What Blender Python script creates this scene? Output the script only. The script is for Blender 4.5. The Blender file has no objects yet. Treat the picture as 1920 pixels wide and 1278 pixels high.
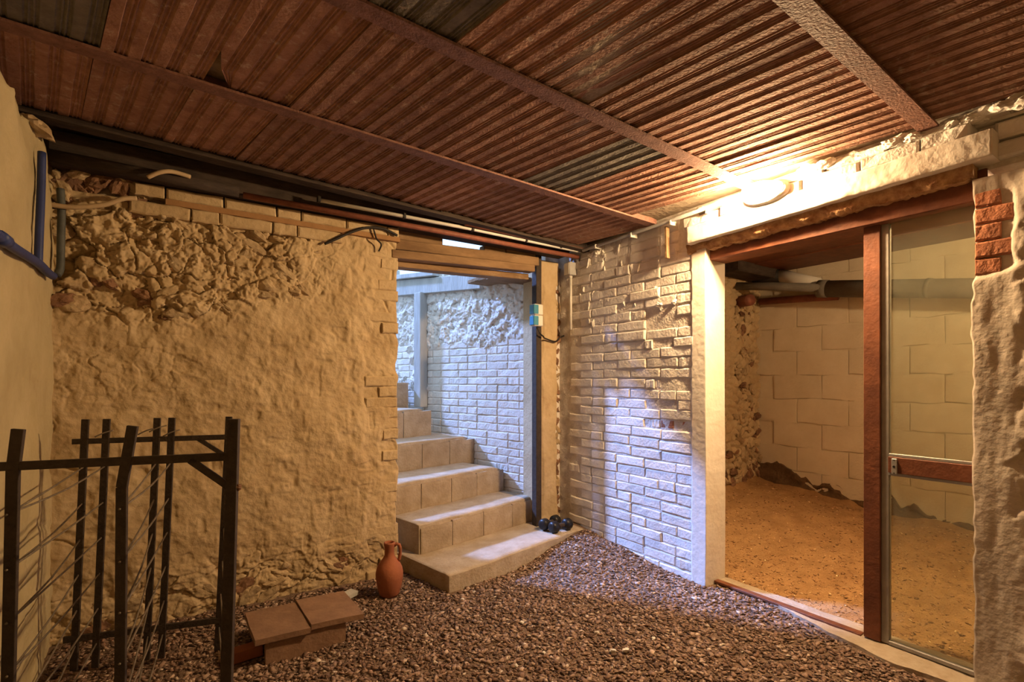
import bpy, bmesh, math, random
import numpy as np
from mathutils import Vector, Matrix, Euler

random.seed(7)
RNG = np.random.default_rng(7)
scene = bpy.context.scene
COL = scene.collection

# ------------------------------------------------------------------ camera
F2 = Vector((0.5606, 0.8281, 0.0))
cam_data = bpy.data.cameras.new('camera')
cam = bpy.data.objects.new('camera', cam_data)
COL.objects.link(cam)
cam_data.sensor_width = 36.0
cam_data.lens = 36.0 * 940.0 / 1920.0
cam_data.shift_y = 73.0 / 1920.0
cam_data.clip_start = 0.02
cam.location = (0, 0, 1.207)
cam.rotation_euler = (math.radians(90), 0, math.atan2(F2.y, F2.x) - math.pi / 2)
scene.camera = cam

# ------------------------------------------------------------------ world, exposure
world = bpy.data.worlds.new('sky')
scene.world = world
world.use_nodes = True
bg = world.node_tree.nodes['Background']
bg.inputs[0].default_value = (0.50, 0.72, 1.0, 1)
bg.inputs[1].default_value = 3.0
vs = scene.view_settings
vs.view_transform = 'Standard'
vs.look = 'None'
vs.gamma = 1.0
vs.use_curve_mapping = False
vs.exposure = -0.58

LAMP_COLOR = (1.0, 0.65, 0.32)
LAMP_STRENGTH = 2100.0
LAMP2_STRENGTH = 1600.0

# hazy daylight falling down the stairs
sun_d = bpy.data.lights.new('daylight_offscreen', 'SUN')
sun_d.energy = 14.0; sun_d.angle = math.radians(5.0); sun_d.color = (0.27, 0.43, 1.0)
sun = bpy.data.objects.new('daylight_offscreen', sun_d)
COL.objects.link(sun)
SUN_FROM = Vector((-0.56, 0.83, 0.80))
sun.rotation_euler = SUN_FROM.to_track_quat('Z', 'Y').to_euler()
sun.location = (0.5, 6.5, 5.0)

# ------------------------------------------------------------------ noise
def _hash(ix, iy, iz, seed):
    n = (ix * 374761393 + iy * 668265263 + iz * 2147483647 + seed * 144665) & 0xFFFFFFFF
    n = ((n ^ (n >> 13)) * 1274126177) & 0xFFFFFFFF
    n = ((n ^ (n >> 16)) * 2246822519) & 0xFFFFFFFF
    return ((n ^ (n >> 15)) & 0xFFFF) / 65535.0

def vnoise(p, q, r=0.0, seed=0):
    p = np.asarray(p, dtype=np.float64); q = np.asarray(q, dtype=np.float64)
    r = np.zeros_like(p) + r
    ip, iq, ir = np.floor(p).astype(np.int64), np.floor(q).astype(np.int64), np.floor(r).astype(np.int64)
    a, b, c = p - ip, q - iq, r - ir
    a, b, c = a * a * (3 - 2 * a), b * b * (3 - 2 * b), c * c * (3 - 2 * c)
    def H(i, j, k): return _hash(ip + i, iq + j, ir + k, seed)
    x00 = H(0,0,0) * (1 - a) + H(1,0,0) * a
    x10 = H(0,1,0) * (1 - a) + H(1,1,0) * a
    x01 = H(0,0,1) * (1 - a) + H(1,0,1) * a
    x11 = H(0,1,1) * (1 - a) + H(1,1,1) * a
    y0 = x00 * (1 - b) + x10 * b
    y1 = x01 * (1 - b) + x11 * b
    return (y0 * (1 - c) + y1 * c) * 2 - 1

def fbm(p, q, oct=4, seed=0, gain=0.5):
    s = 0; amp = 1.0
    for i in range(oct):
        s = s + amp * vnoise(p * 2 ** i, q * 2 ** i, 0.37 * i, seed + i)
        amp *= gain
    return s

def cells(p, q, seed=0):
    """distance to nearest and second nearest jittered cell point, and the cell's hash"""
    p = np.asarray(p, float); q = np.asarray(q, float)
    ip, iq = np.floor(p).astype(np.int64), np.floor(q).astype(np.int64)
    d1 = np.full(p.shape, 9.0); d2 = np.full(p.shape, 9.0); hh = np.zeros(p.shape)
    for i in (-1, 0, 1):
        for j in (-1, 0, 1):
            jx = ip + i + _hash(ip + i, iq + j, 0 * ip, seed)
            jy = iq + j + _hash(ip + i, iq + j, 0 * ip + 1, seed)
            d = np.hypot(p - jx, q - jy)
            hv = _hash(ip + i, iq + j, 0 * ip + 2, seed)
            m = d < d1
            d2 = np.where(m, d1, np.minimum(d2, d)); hh = np.where(m, hv, hh); d1 = np.where(m, d, d1)
    return d1, d2, hh

def sstep(e0, e1, x):
    t = np.clip((np.asarray(x, float) - e0) / (e1 - e0), 0, 1)
    return t * t * (3 - 2 * t)

# ------------------------------------------------------------------ materials
MATS = {}
def nodes_of(m):
    m.use_nodes = True
    nt = m.node_tree
    return nt, nt.nodes, nt.links, nt.nodes['Principled BSDF']

def mat(name, c1, c2=None, scale=6.0, rough=0.85, bump=0.3, bscale=60.0, metal=0.0, rnd=0.0,
        spots=None, spot_scale=9.0, spot_lo=0.62, spot_hi=0.7, detail=6.0, stretch=None, spec=0.3):
    """noise mix of two colours, optional third colour in spots, brightness by object, noise bump"""
    m = bpy.data.materials.new(name)
    nt, N, L, P = nodes_of(m)
    geo = N.new('ShaderNodeNewGeometry')
    vec = geo.outputs['Position']
    if stretch:
        mp = N.new('ShaderNodeMapping'); mp.inputs['Scale'].default_value = stretch
        L.new(vec, mp.inputs['Vector']); vec = mp.outputs['Vector']
    n1 = N.new('ShaderNodeTexNoise'); n1.inputs['Scale'].default_value = scale
    n1.inputs['Detail'].default_value = detail; n1.inputs['Roughness'].default_value = 0.65
    L.new(vec, n1.inputs['Vector'])
    ramp = N.new('ShaderNodeValToRGB')
    ramp.color_ramp.elements[0].position = 0.32; ramp.color_ramp.elements[1].position = 0.68
    c2 = c2 or tuple(v * 0.75 for v in c1)
    ramp.color_ramp.elements[0].color = (*c2, 1); ramp.color_ramp.elements[1].color = (*c1, 1)
    L.new(n1.outputs['Fac'], ramp.inputs['Fac'])
    col = ramp.outputs['Color']
    if spots:
        n2 = N.new('ShaderNodeTexNoise'); n2.inputs['Scale'].default_value = spot_scale
        n2.inputs['Detail'].default_value = 8.0; n2.inputs['Roughness'].default_value = 0.7
        L.new(vec, n2.inputs['Vector'])
        mr = N.new('ShaderNodeMapRange'); mr.inputs['From Min'].default_value = spot_lo
        mr.inputs['From Max'].default_value = spot_hi
        L.new(n2.outputs['Fac'], mr.inputs['Value'])
        mx = N.new('ShaderNodeMix'); mx.data_type = 'RGBA'
        L.new(mr.outputs['Result'], mx.inputs['Factor'])
        L.new(col, mx.inputs[6]); mx.inputs[7].default_value = (*spots, 1)
        col = mx.outputs[2]
    if rnd:
        oi = N.new('ShaderNodeObjectInfo')
        mr2 = N.new('ShaderNodeMapRange'); mr2.inputs['To Min'].default_value = 1 - rnd
        mr2.inputs['To Max'].default_value = 1 + rnd * 0.4
        L.new(oi.outputs['Random'], mr2.inputs['Value'])
        hs = N.new('ShaderNodeHueSaturation'); L.new(mr2.outputs['Result'], hs.inputs['Value'])
        L.new(col, hs.inputs['Color']); col = hs.outputs['Color']
    L.new(col, P.inputs['Base Color'])
    P.inputs['Roughness'].default_value = rough
    P.inputs['Metallic'].default_value = metal
    P.inputs['Specular IOR Level'].default_value = spec
    if bump:
        n3 = N.new('ShaderNodeTexNoise'); n3.inputs['Scale'].default_value = bscale
        n3.inputs['Detail'].default_value = 5.0
        L.new(vec, n3.inputs['Vector'])
        b = N.new('ShaderNodeBump'); b.inputs['Strength'].default_value = bump
        b.inputs['Distance'].default_value = 0.012
        L.new(n3.outputs['Fac'], b.inputs['Height']); L.new(b.outputs['Normal'], P.inputs['Normal'])
    MATS[name] = m
    return m

def emit(name, col, strength):
    m = bpy.data.materials.new(name)
    nt, N, L, P = nodes_of(m)
    P.inputs['Base Color'].default_value = (0.9, 0.88, 0.8, 1)
    P.inputs['Emission Color'].default_value = (*col, 1)
    P.inputs['Emission Strength'].default_value = strength
    return m

M_PLASTER = mat('ochre_limewash', (0.55, 0.43, 0.27), (0.40, 0.29, 0.16), 4.0, bump=0.45, bscale=45,
                spots=(0.34, 0.21, 0.11), spot_scale=5.0, spot_lo=0.60, spot_hi=0.78)
M_LEFT = mat('yellowed_plaster', (0.50, 0.42, 0.255), (0.38, 0.31, 0.175), 3.0, bump=0.3, bscale=40,
             spots=(0.30, 0.20, 0.10), spot_scale=4.0, spot_lo=0.62, spot_hi=0.85)
M_STONE = mat('limewashed_stone', (0.55, 0.43, 0.27), (0.33, 0.23, 0.125), 9.0, bump=0.5, bscale=50, rnd=0.25)
M_BROWNSTONE = mat('bare_brown_stone', (0.30, 0.17, 0.10), (0.14, 0.07, 0.04), 14.0, bump=0.5, bscale=60, rnd=0.3)
M_WHITE = mat('white_limewash', (0.80, 0.77, 0.73), (0.68, 0.63, 0.57), 7.0, bump=0.4, bscale=55, rnd=0.14,
              spots=(0.50, 0.38, 0.28), spot_scale=11.0, spot_lo=0.66, spot_hi=0.82)
M_JOINT = mat('dirty_mortar', (0.72, 0.68, 0.63), (0.50, 0.45, 0.40), 12.0, bump=0.6, bscale=70)
M_WHITE2 = mat('white_jamb_plaster', (0.76, 0.72, 0.66), (0.66, 0.60, 0.52), 5.0, bump=0.25, bscale=35)
M_RED = mat('bare_red_brick', (0.46, 0.19, 0.10), (0.28, 0.11, 0.06), 16.0, bump=0.5, bscale=70, rnd=0.2)
M_BLOCK = mat('whitewashed_block', (0.72, 0.64, 0.50), (0.62, 0.53, 0.39), 3.5, bump=0.25, bscale=60, rnd=0.05,
              spots=(0.42, 0.32, 0.20), spot_scale=6.0, spot_lo=0.68, spot_hi=0.85)
M_GREYPL = mat('grey_plaster', (0.60, 0.53, 0.45), (0.47, 0.41, 0.34), 5.0, bump=0.35, bscale=40,
               spots=(0.26, 0.21, 0.17), spot_scale=3.0, spot_lo=0.58, spot_hi=0.75)
M_TILE = mat('terracotta_ceiling_tile', (0.37, 0.20, 0.138), (0.22, 0.108, 0.072), 16.0, rough=0.9, bump=0.4, bscale=90,
             rnd=0.22, spots=(0.46, 0.35, 0.27), spot_scale=26.0, spot_lo=0.56, spot_hi=0.72)
M_TILEGREY = mat('grey_ceiling_tile', (0.20, 0.18, 0.15), (0.11, 0.10, 0.085), 16.0, rough=0.9, bump=0.4, bscale=90,
                 spots=(0.36, 0.30, 0.25), spot_scale=26.0, spot_lo=0.62, spot_hi=0.74)
M_BEAM = mat('rusty_primed_steel', (0.25, 0.125, 0.095), (0.13, 0.058, 0.043), 30.0, rough=0.7, bump=0.3, bscale=120,
             spots=(0.06, 0.035, 0.03), spot_scale=60.0, spot_lo=0.61, spot_hi=0.67)
M_DARKWOOD = mat('blackened_timber', (0.07, 0.05, 0.04), (0.025, 0.018, 0.015), 20.0, rough=0.85, bump=0.5, bscale=60, stretch=(0.3, 1, 1))
M_WOOD = mat('brown_painted_timber', (0.19, 0.068, 0.032), (0.11, 0.038, 0.02), 14.0, rough=0.55, bump=0.2, bscale=50)
M_OLDWOOD = mat('old_lintel_timber', (0.29, 0.185, 0.10), (0.15, 0.088, 0.045), 12.0, bump=0.6, bscale=50, stretch=(0.25, 1, 1),
                spots=(0.42, 0.34, 0.25), spot_scale=10.0, spot_lo=0.60, spot_hi=0.75)
M_FLAKY = mat('flaking_timber', (0.55, 0.36, 0.18), (0.24, 0.11, 0.05), 22.0, bump=0.8, bscale=70)
M_GREYWOOD = mat('weathered_grey_timber', (0.50, 0.50, 0.48), (0.36, 0.36, 0.35), 9.0, bump=0.4, bscale=50, stretch=(1, 1, 0.25))
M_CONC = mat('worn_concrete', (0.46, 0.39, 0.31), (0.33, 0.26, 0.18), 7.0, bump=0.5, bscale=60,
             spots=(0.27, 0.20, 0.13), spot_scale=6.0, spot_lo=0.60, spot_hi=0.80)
M_RISER = mat('brown_concrete_riser', (0.43, 0.35, 0.26), (0.29, 0.22, 0.145), 8.0, bump=0.5, bscale=60, rnd=0.18)  # riser concrete, slightly browner and darker than the treads
M_DIRT = mat('earth_floor', (0.44, 0.26, 0.115), (0.29, 0.16, 0.065), 9.0, bump=0.8, bscale=80, rough=0.95,
             spots=(0.38, 0.29, 0.19), spot_scale=24.0, spot_lo=0.62, spot_hi=0.74)
M_GRAVELBASE = mat('gravel_bed', (0.22, 0.15, 0.108), (0.13, 0.085, 0.06), 40.0, bump=0.8, bscale=120, rough=0.95)
M_STEEL = mat('dark_rusty_iron', (0.055, 0.040, 0.032), (0.030, 0.022, 0.018), 30.0, rough=0.7, bump=0.25, bscale=90)
M_ROD = mat('galvanised_wire', (0.24, 0.20, 0.155), (0.12, 0.10, 0.08), 40.0, rough=0.55, metal=0.3, bump=0.0)
M_JUG = mat('terracotta_jug', (0.36, 0.125, 0.062), (0.27, 0.09, 0.045), 10.0, rough=0.75, bump=0.15, bscale=60,
            spots=(0.50, 0.34, 0.22), spot_scale=12.0, spot_lo=0.62, spot_hi=0.74)
M_CLAY = mat('clay_floor_slab', (0.28, 0.17, 0.11), (0.19, 0.11, 0.07), 9.0, bump=0.3, bscale=60, rnd=0.12)
M_RUBBER = mat('black_rubber', (0.018, 0.018, 0.02), (0.012, 0.012, 0.013), 20.0, rough=0.38, bump=0.05, bscale=80)
M_BLUE = mat('blue_plastic_conduit', (0.035, 0.055, 0.19), (0.028, 0.04, 0.13), 10.0, rough=0.5, bump=0.05)
M_DKBLUE = mat('dusty_dark_conduit', (0.09, 0.10, 0.10), (0.05, 0.055, 0.055), 10.0, rough=0.6, bump=0.1)
M_WPLAST = mat('white_plastic', (0.72, 0.70, 0.66), (0.62, 0.60, 0.55), 10.0, rough=0.5, bump=0.03)
M_GPLAST = mat('grey_plastic', (0.42, 0.42, 0.42), (0.35, 0.35, 0.35), 10.0, rough=0.5, bump=0.03)
M_SWBLUE = mat('teal_blue_cover', (0.05, 0.24, 0.38), (0.045, 0.21, 0.33), 10.0, rough=0.4, bump=0.02)
M_BROWNPIPE = mat('red_brown_pipe', (0.26, 0.095, 0.06), (0.17, 0.06, 0.04), 20.0, rough=0.6, bump=0.15)
M_BEIGE = mat('beige_hose', (0.48, 0.36, 0.22), (0.38, 0.28, 0.17), 10.0, rough=0.7, bump=0.1)
M_INSUL = mat('grey_pipe_insulation', (0.17, 0.155, 0.135), (0.13, 0.118, 0.10), 12.0, rough=0.85, bump=0.25, bscale=90)
M_ALU = mat('dull_aluminium', (0.36, 0.345, 0.33), (0.28, 0.27, 0.26), 20.0, rough=0.5, metal=0.4, bump=0.05)
M_CABLE = mat('black_cable', (0.022, 0.018, 0.016), (0.015, 0.012, 0.01), 20.0, rough=0.6, bump=0.05)
M_BATTEN = mat('brown_batten', (0.36, 0.205, 0.095), (0.29, 0.16, 0.07), 8.0, bump=0.15)
M_PEBBLE = mat('white_pebble', (0.74, 0.70, 0.66), (0.60, 0.56, 0.52), 30.0, bump=0.2)
M_VOID = mat('rough_brown_masonry', (0.34, 0.27, 0.20), (0.22, 0.17, 0.12), 14.0, bump=0.6, bscale=40)

def gravel_mat():
    m = bpy.data.materials.new('gravel_chips')
    nt, N, L, P = nodes_of(m)
    geo = N.new('ShaderNodeNewGeometry')
    r = N.new('ShaderNodeValToRGB')
    cr = r.color_ramp
    cr.elements[0].position = 0.0; cr.elements[0].color = (0.07, 0.042, 0.028, 1)
    cr.elements[1].position = 1.0; cr.elements[1].color = (0.62, 0.54, 0.46, 1)
    for pos, c in ((0.3, (0.17, 0.104, 0.076)), (0.6, (0.255, 0.165, 0.125)), (0.88, (0.35, 0.25, 0.195)), (0.97, (0.50, 0.38, 0.31))):
        e = cr.elements.new(pos); e.color = (*c, 1)
    L.new(geo.outputs['Random Per Island'], r.inputs['Fac'])
    L.new(r.outputs['Color'], P.inputs['Base Color'])
    P.inputs['Roughness'].default_value = 0.85
    P.inputs['Specular IOR Level'].default_value = 0.25
    return m
M_CHIPS = gravel_mat()

def dirtchip_mat():
    m = gravel_mat(); m.name = 'earth_crumbs'
    cr = [n for n in m.node_tree.nodes if n.type == 'VALTORGB'][0].color_ramp
    for e in cr.elements:
        c = e.color; e.color = (min(1, c[0] * 1.6 + 0.05), min(1, c[1] * 1.4 + 0.03), min(1, c[2] * 0.95 + 0.01), 1)
    return m
M_CRUMBS = dirtchip_mat()

def glass_mat():
    m = bpy.data.materials.new('dusty_glass')
    nt, N, L, P = nodes_of(m)
    out = [n for n in N if n.type == 'OUTPUT_MATERIAL'][0]
    tr = N.new('ShaderNodeBsdfTransparent'); tr.inputs[0].default_value = (0.90, 0.93, 0.86, 1)
    gl = N.new('ShaderNodeBsdfGlossy'); gl.inputs['Roughness'].default_value = 0.06
    fr = N.new('ShaderNodeFresnel'); fr.inputs[0].default_value = 1.5
    mx = N.new('ShaderNodeMixShader')
    L.new(fr.outputs[0], mx.inputs[0]); L.new(tr.outputs[0], mx.inputs[1]); L.new(gl.outputs[0], mx.inputs[2])
    df = N.new('ShaderNodeBsdfDiffuse'); df.inputs[0].default_value = (0.75, 0.78, 0.62, 1)
    geo = N.new('ShaderNodeNewGeometry')
    no = N.new('ShaderNodeTexNoise'); no.inputs['Scale'].default_value = 5.0; no.inputs['Detail'].default_value = 6.0
    L.new(geo.outputs['Position'], no.inputs['Vector'])
    mr = N.new('ShaderNodeMapRange'); mr.inputs['From Min'].default_value = 0.3; mr.inputs['From Max'].default_value = 0.8
    mr.inputs['To Min'].default_value = 0.05; mr.inputs['To Max'].default_value = 0.14
    L.new(no.outputs['Fac'], mr.inputs['Value'])
    mx2 = N.new('ShaderNodeMixShader')
    L.new(mr.outputs['Result'], mx2.inputs[0]); L.new(mx.outputs[0], mx2.inputs[1]); L.new(df.outputs[0], mx2.inputs[2])
    L.new(mx2.outputs[0], out.inputs['Surface'])
    return m
M_GLASS = glass_mat()

# ------------------------------------------------------------------ object helpers
def link(name, me, m=None, parent=None, loc=None, rot=None, scale=None):
    o = bpy.data.objects.new(name, me)
    COL.objects.link(o)
    if m is not None and me is not None and len(me.materials) == 0:
        me.materials.append(m)
    if parent is not None:
        o.parent = parent
    if loc is not None: o.location = loc
    if rot is not None: o.rotation_euler = rot
    if scale is not None: o.scale = scale
    return o

def tag(o, label=None, cat=None, group=None, kind=None):
    if label: o['label'] = label
    if cat: o['category'] = cat
    if group: o['group'] = group
    if kind: o['kind'] = kind
    return o

def empty(name, loc=(0, 0, 0), rotz=0.0):
    o = bpy.data.objects.new(name, None)
    COL.objects.link(o); o.location = loc; o.rotation_euler = (0, 0, rotz)
    o.empty_display_size = 0.05
    return o

def mesh(name, v, f, smooth=False):
    me = bpy.data.meshes.new(name)
    me.from_pydata([tuple(map(float, p)) for p in v], [], [tuple(map(int, q)) for q in f])
    me.update()
    if smooth:
        me.polygons.foreach_set('use_smooth', [True] * len(me.polygons))
    return me

def fix_normals(me):
    bm = bmesh.new(); bm.from_mesh(me)
    bmesh.ops.recalc_face_normals(bm, faces=bm.faces); bm.to_mesh(me); bm.free(); me.update()

def box_bm(bm, p0, p1, rotz=0.0):
    x0, y0, z0 = p0; x1, y1, z1 = p1
    vs_ = [bm.verts.new(p) for p in ((x0,y0,z0),(x1,y0,z0),(x1,y1,z0),(x0,y1,z0),(x0,y0,z1),(x1,y0,z1),(x1,y1,z1),(x0,y1,z1))]
    for q in ((0,3,2,1),(4,5,6,7),(0,1,5,4),(1,2,6,5),(2,3,7,6),(3,0,4,7)):
        bm.faces.new([vs_[i] for i in q])
    return vs_

def bm_obj(name, bm, m, parent=None, bevel=0.0, smooth=False, loc=None, rot=None):
    if bevel:
        bmesh.ops.bevel(bm, geom=list(bm.edges), offset=bevel, segments=1, affect='EDGES')
    bmesh.ops.recalc_face_normals(bm, faces=bm.faces)
    me = bpy.data.meshes.new(name); bm.to_mesh(me); bm.free()
    if smooth:
        me.polygons.foreach_set('use_smooth', [True] * len(me.polygons))
    return link(name, me, m, parent, loc, rot)

def box(name, p0, p1, m, parent=None, bevel=0.004, loc=None, rot=None):
    bm = bmesh.new(); box_bm(bm, p0, p1)
    return bm_obj(name, bm, m, parent, bevel, loc=loc, rot=rot)

def bar(name, a, b, w, d, m, parent=None, side=None, bevel=0.0015):
    """rectangular bar from a to b, w across `side`, d across the third axis"""
    a, b = Vector(a), Vector(b); t = (b - a).normalized()
    s = Vector(side) if side else Vector((1, 0, 0))
    s = (s - t * s.dot(t)).normalized(); n = t.cross(s)
    bm = bmesh.new(); vv = []
    for p in (a, b):
        for i, j in ((-1,-1),(1,-1),(1,1),(-1,1)):
            vv.append(bm.verts.new(p + s * (w / 2 * i) + n * (d / 2 * j)))
    for q in ((3,2,1,0),(4,5,6,7),(0,1,5,4),(1,2,6,5),(2,3,7,6),(3,0,4,7)):
        bm.faces.new([vv[i] for i in q])
    return bm_obj(name, bm, m, parent, bevel)

def tube_geo(pts, r, seg=8, caps=True):
    pts = [Vector(p) for p in pts]
    n = len(pts); rr = r if isinstance(r, (list, tuple)) else [r] * n
    V, Fc = [], []
    up = None
    for i, p in enumerate(pts):
        t = (pts[min(i + 1, n - 1)] - pts[max(i - 1, 0)]).normalized()
        if up is None:
            up = Vector((0, 0, 1)) if abs(t.z) < 0.9 else Vector((1, 0, 0))
        s = t.cross(up).normalized(); up = s.cross(t).normalized()
        for k in range(seg):
            a = 2 * math.pi * k / seg
            V.append(p + (s * math.cos(a) + up * math.sin(a)) * rr[i])
    for i in range(n - 1):
        for k in range(seg):
            Fc.append((i*seg+k, i*seg+(k+1)%seg, (i+1)*seg+(k+1)%seg, (i+1)*seg+k))
    if caps:
        Fc.append(tuple(range(seg))[::-1]); Fc.append(tuple(range((n-1)*seg, n*seg)))
    return V, Fc

def tube(name, pts, r, m, parent=None, seg=8):
    V, Fc = tube_geo(pts, r, seg)
    me = mesh(name, V, Fc, True); fix_normals(me)
    return link(name, me, m, parent)

def catmull(pts, n=6):
    P = [Vector(p) for p in pts]; out = []
    for i in range(len(P) - 1):
        p0, p1, p2, p3 = P[max(i-1,0)], P[i], P[i+1], P[min(i+2, len(P)-1)]
        for k in range(n):
            t = k / n
            out.append(0.5*((2*p1)+(p2-p0)*t+(2*p0-5*p1+4*p2-p3)*t*t+(3*p1-p0-3*p2+p3)*t**3))
    out.append(P[-1]); return out

def lathe(name, prof, m, parent=None, seg=24, loc=None, rot=None, smooth=True):
    V, Fc = [], []
    for r, z in prof:
        for k in range(seg):
            a = 2 * math.pi * k / seg
            V.append((r * math.cos(a), r * math.sin(a), z))
    for i in range(len(prof) - 1):
        for k in range(seg):
            Fc.append((i*seg+k, i*seg+(k+1)%seg, (i+1)*seg+(k+1)%seg, (i+1)*seg+k))
    Fc.append(tuple(range(seg))[::-1]); Fc.append(tuple(range((len(prof)-1)*seg, len(prof)*seg)))
    me = mesh(name, V, Fc, smooth); fix_normals(me)
    return link(name, me, m, parent, loc, rot)

def slab_mesh(name, O, U, Vd, Nn, lu, lv, nu, nv, disp, thick, edge=None, smooth=True):
    """displaced front face over O + u U + v V, pushed along N by disp(u, v), closed to a flat back"""
    O, U, Vd, Nn = (np.array(a, float) for a in (O, U, Vd, Nn))
    u = np.linspace(0, lu, nu + 1); v = np.linspace(0, lv, nv + 1)
    UU, VV = np.meshgrid(u, v)                     # rows v, columns u
    D = disp(UU, VV)
    if edge is not None:
        UU, VV = edge(UU, VV)
    Pn = O + UU[..., None] * U + VV[..., None] * Vd
    front = (Pn + D[..., None] * Nn).reshape(-1, 3)
    W = nu + 1; Hn = nv + 1
    idx = np.arange(W * Hn).reshape(Hn, W)
    fl = np.stack([idx[:-1,:-1], idx[:-1,1:], idx[1:,1:], idx[1:,:-1]], -1).reshape(-1, 4).tolist()
    ring = list(idx[0, :]) + list(idx[1:, -1]) + list(idx[-1, -2::-1]) + list(idx[-2:0:-1, 0])
    base = len(front)
    back = (Pn.reshape(-1, 3)[ring] - thick * Nn)
    Vall = np.vstack([front, back])
    n = len(ring)
    for i in range(n):
        j = (i + 1) % n
        fl.append((ring[j], ring[i], base + i, base + j))
    fl.append(tuple(base + i for i in range(n))[::-1])
    me = mesh(name, Vall, fl, smooth)
    for p in me.polygons[nu * nv:]:
        p.use_smooth = False
    # correct handedness
    c = np.cross(U, Vd)
    if np.dot(c, Nn) < 0:
        me.flip_normals()
    return me

# shared brick meshes: unit box, front face (-Y) worn and uneven
def brick_variants(n, rough=0.05, nx=6, nz=3, seed=1, round_=0.09):
    out = []
    for k in range(n):
        xs = np.concatenate([[-0.5], np.linspace(-0.465, 0.465, nx - 1), [0.5]])
        zs = np.concatenate([[-0.5], np.linspace(-0.38, 0.38, nz - 1), [0.5]])
        XX, ZZ = np.meshgrid(xs, zs)
        ex = np.minimum(1, (0.5 - np.abs(XX)) / 0.035); ez = np.minimum(1, (0.5 - np.abs(ZZ)) / 0.12)
        edge = np.minimum(ex, ez)
        d = -0.5 + (1 - edge) * round_ + rough * vnoise(XX * 7 + k * 13.1, ZZ * 3 + k * 7.7, 0, seed)
        jx = 0.012 * vnoise(ZZ * 4 + k * 3, XX * 5, 0, seed + 5) ; jz = 0.05 * vnoise(XX * 4 + k * 5, ZZ * 2, 0, seed + 9)
        V = np.stack([XX + jx, d, ZZ + jz], -1).reshape(-1, 3)
        W, H = XX.shape[1], XX.shape[0]
        idx = np.arange(W * H).reshape(H, W)
        fl = np.stack([idx[:-1,:-1], idx[:-1,1:], idx[1:,1:], idx[1:,:-1]], -1).reshape(-1, 4).tolist()
        ring = list(idx[0, :]) + list(idx[1:, -1]) + list(idx[-1, -2::-1]) + list(idx[-2:0:-1, 0])
        back = V[ring].copy(); back[:, 1] = 0.5
        b = len(V); nr = len(ring)
        for i in range(nr):
            j = (i + 1) % nr
            fl.append((ring[j], ring[i], b + i, b + j))
        me = mesh('brick', np.vstack([V, back]), fl, False)
        out.append(me)
    return out

def with_mat(meshes, m):
    res = []
    for me in meshes:
        c = me.copy(); c.materials.clear(); c.materials.append(m); res.append(c)
    return res

BV = brick_variants(10)
BRICK_WHITE = with_mat(BV, M_WHITE); BRICK_RED = with_mat(BV, M_RED); BRICK_PL = with_mat(BV, M_PLASTER)
BLOCK_MESH = with_mat(brick_variants(6, 0.02, 6, 3, 4, 0.03), M_BLOCK)
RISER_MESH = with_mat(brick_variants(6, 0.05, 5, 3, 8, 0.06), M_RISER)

def stone_variants(n, m, seed=3):
    out = []
    for k in range(n):
        bm = bmesh.new(); bmesh.ops.create_icosphere(bm, subdivisions=3, radius=0.5)
        for v in bm.verts:
            p = v.co
            s = 1 + 0.38 * float(vnoise(p.x * 3 + k * 9, p.y * 3 + k * 4, p.z * 3, seed)) + 0.22 * float(vnoise(p.x * 7 + k, p.y * 7, p.z * 7, seed + 3)) + 0.10 * float(vnoise(p.x * 15 + k, p.y * 15, p.z * 15, seed + 4))
            v.co = p * s
        me = bpy.data.meshes.new('stone'); bm.to_mesh(me); bm.free(); me.materials.append(m)
        me.polygons.foreach_set('use_smooth', [False] * len(me.polygons))
        out.append(me)
    return out
STONE_PL = stone_variants(8, M_STONE); STONE_BR = stone_variants(5, M_BROWNSTONE, 7); STONE_WH = stone_variants(8, M_WHITE, 11)

# ------------------------------------------------------------------ dimensions
XR, YB, XL = 2.60, 3.00, -0.45          # right wall face, back wall face, left wall face
def zceil(x, y):
    s = (x + 0.45) / 3.05; w = (y - 0.7) / 2.3
    z3 = 2.287 - 0.087 * s; z0 = 2.25 - 0.005 * s
    return z0 + (z3 - z0) * w

# ================================================================== STRUCTURE
# ---- floor of the gravel cellar
def floor_h(x, y):
    x = np.asarray(x, float); y = np.asarray(y, float)
    c = 0.10 * sstep(0.9, 0.0, np.hypot(x - 2.62, (y - 3.0) * 0.8))
    lb = 0.03 * sstep(2.6, 3.0, y) * sstep(1.2, 0.2, x)
    return -0.012 + c + lb + 0.008 * fbm(x * 2.2, y * 2.2, 3, 21) + 0.004 * fbm(x * 12, y * 12, 2, 25)
fl_me = slab_mesh('floor', (-0.6, -1.1, 0), (1, 0, 0), (0, 1, 0), (0, 0, 1), 3.36, 4.2, 130, 160,
                  lambda u, v: floor_h(u - 0.6, v - 1.1), 0.25)
floor = tag(link('floor', fl_me, M_GRAVELBASE), 'brown gravel covered cellar floor', 'floor', kind='structure')

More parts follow.
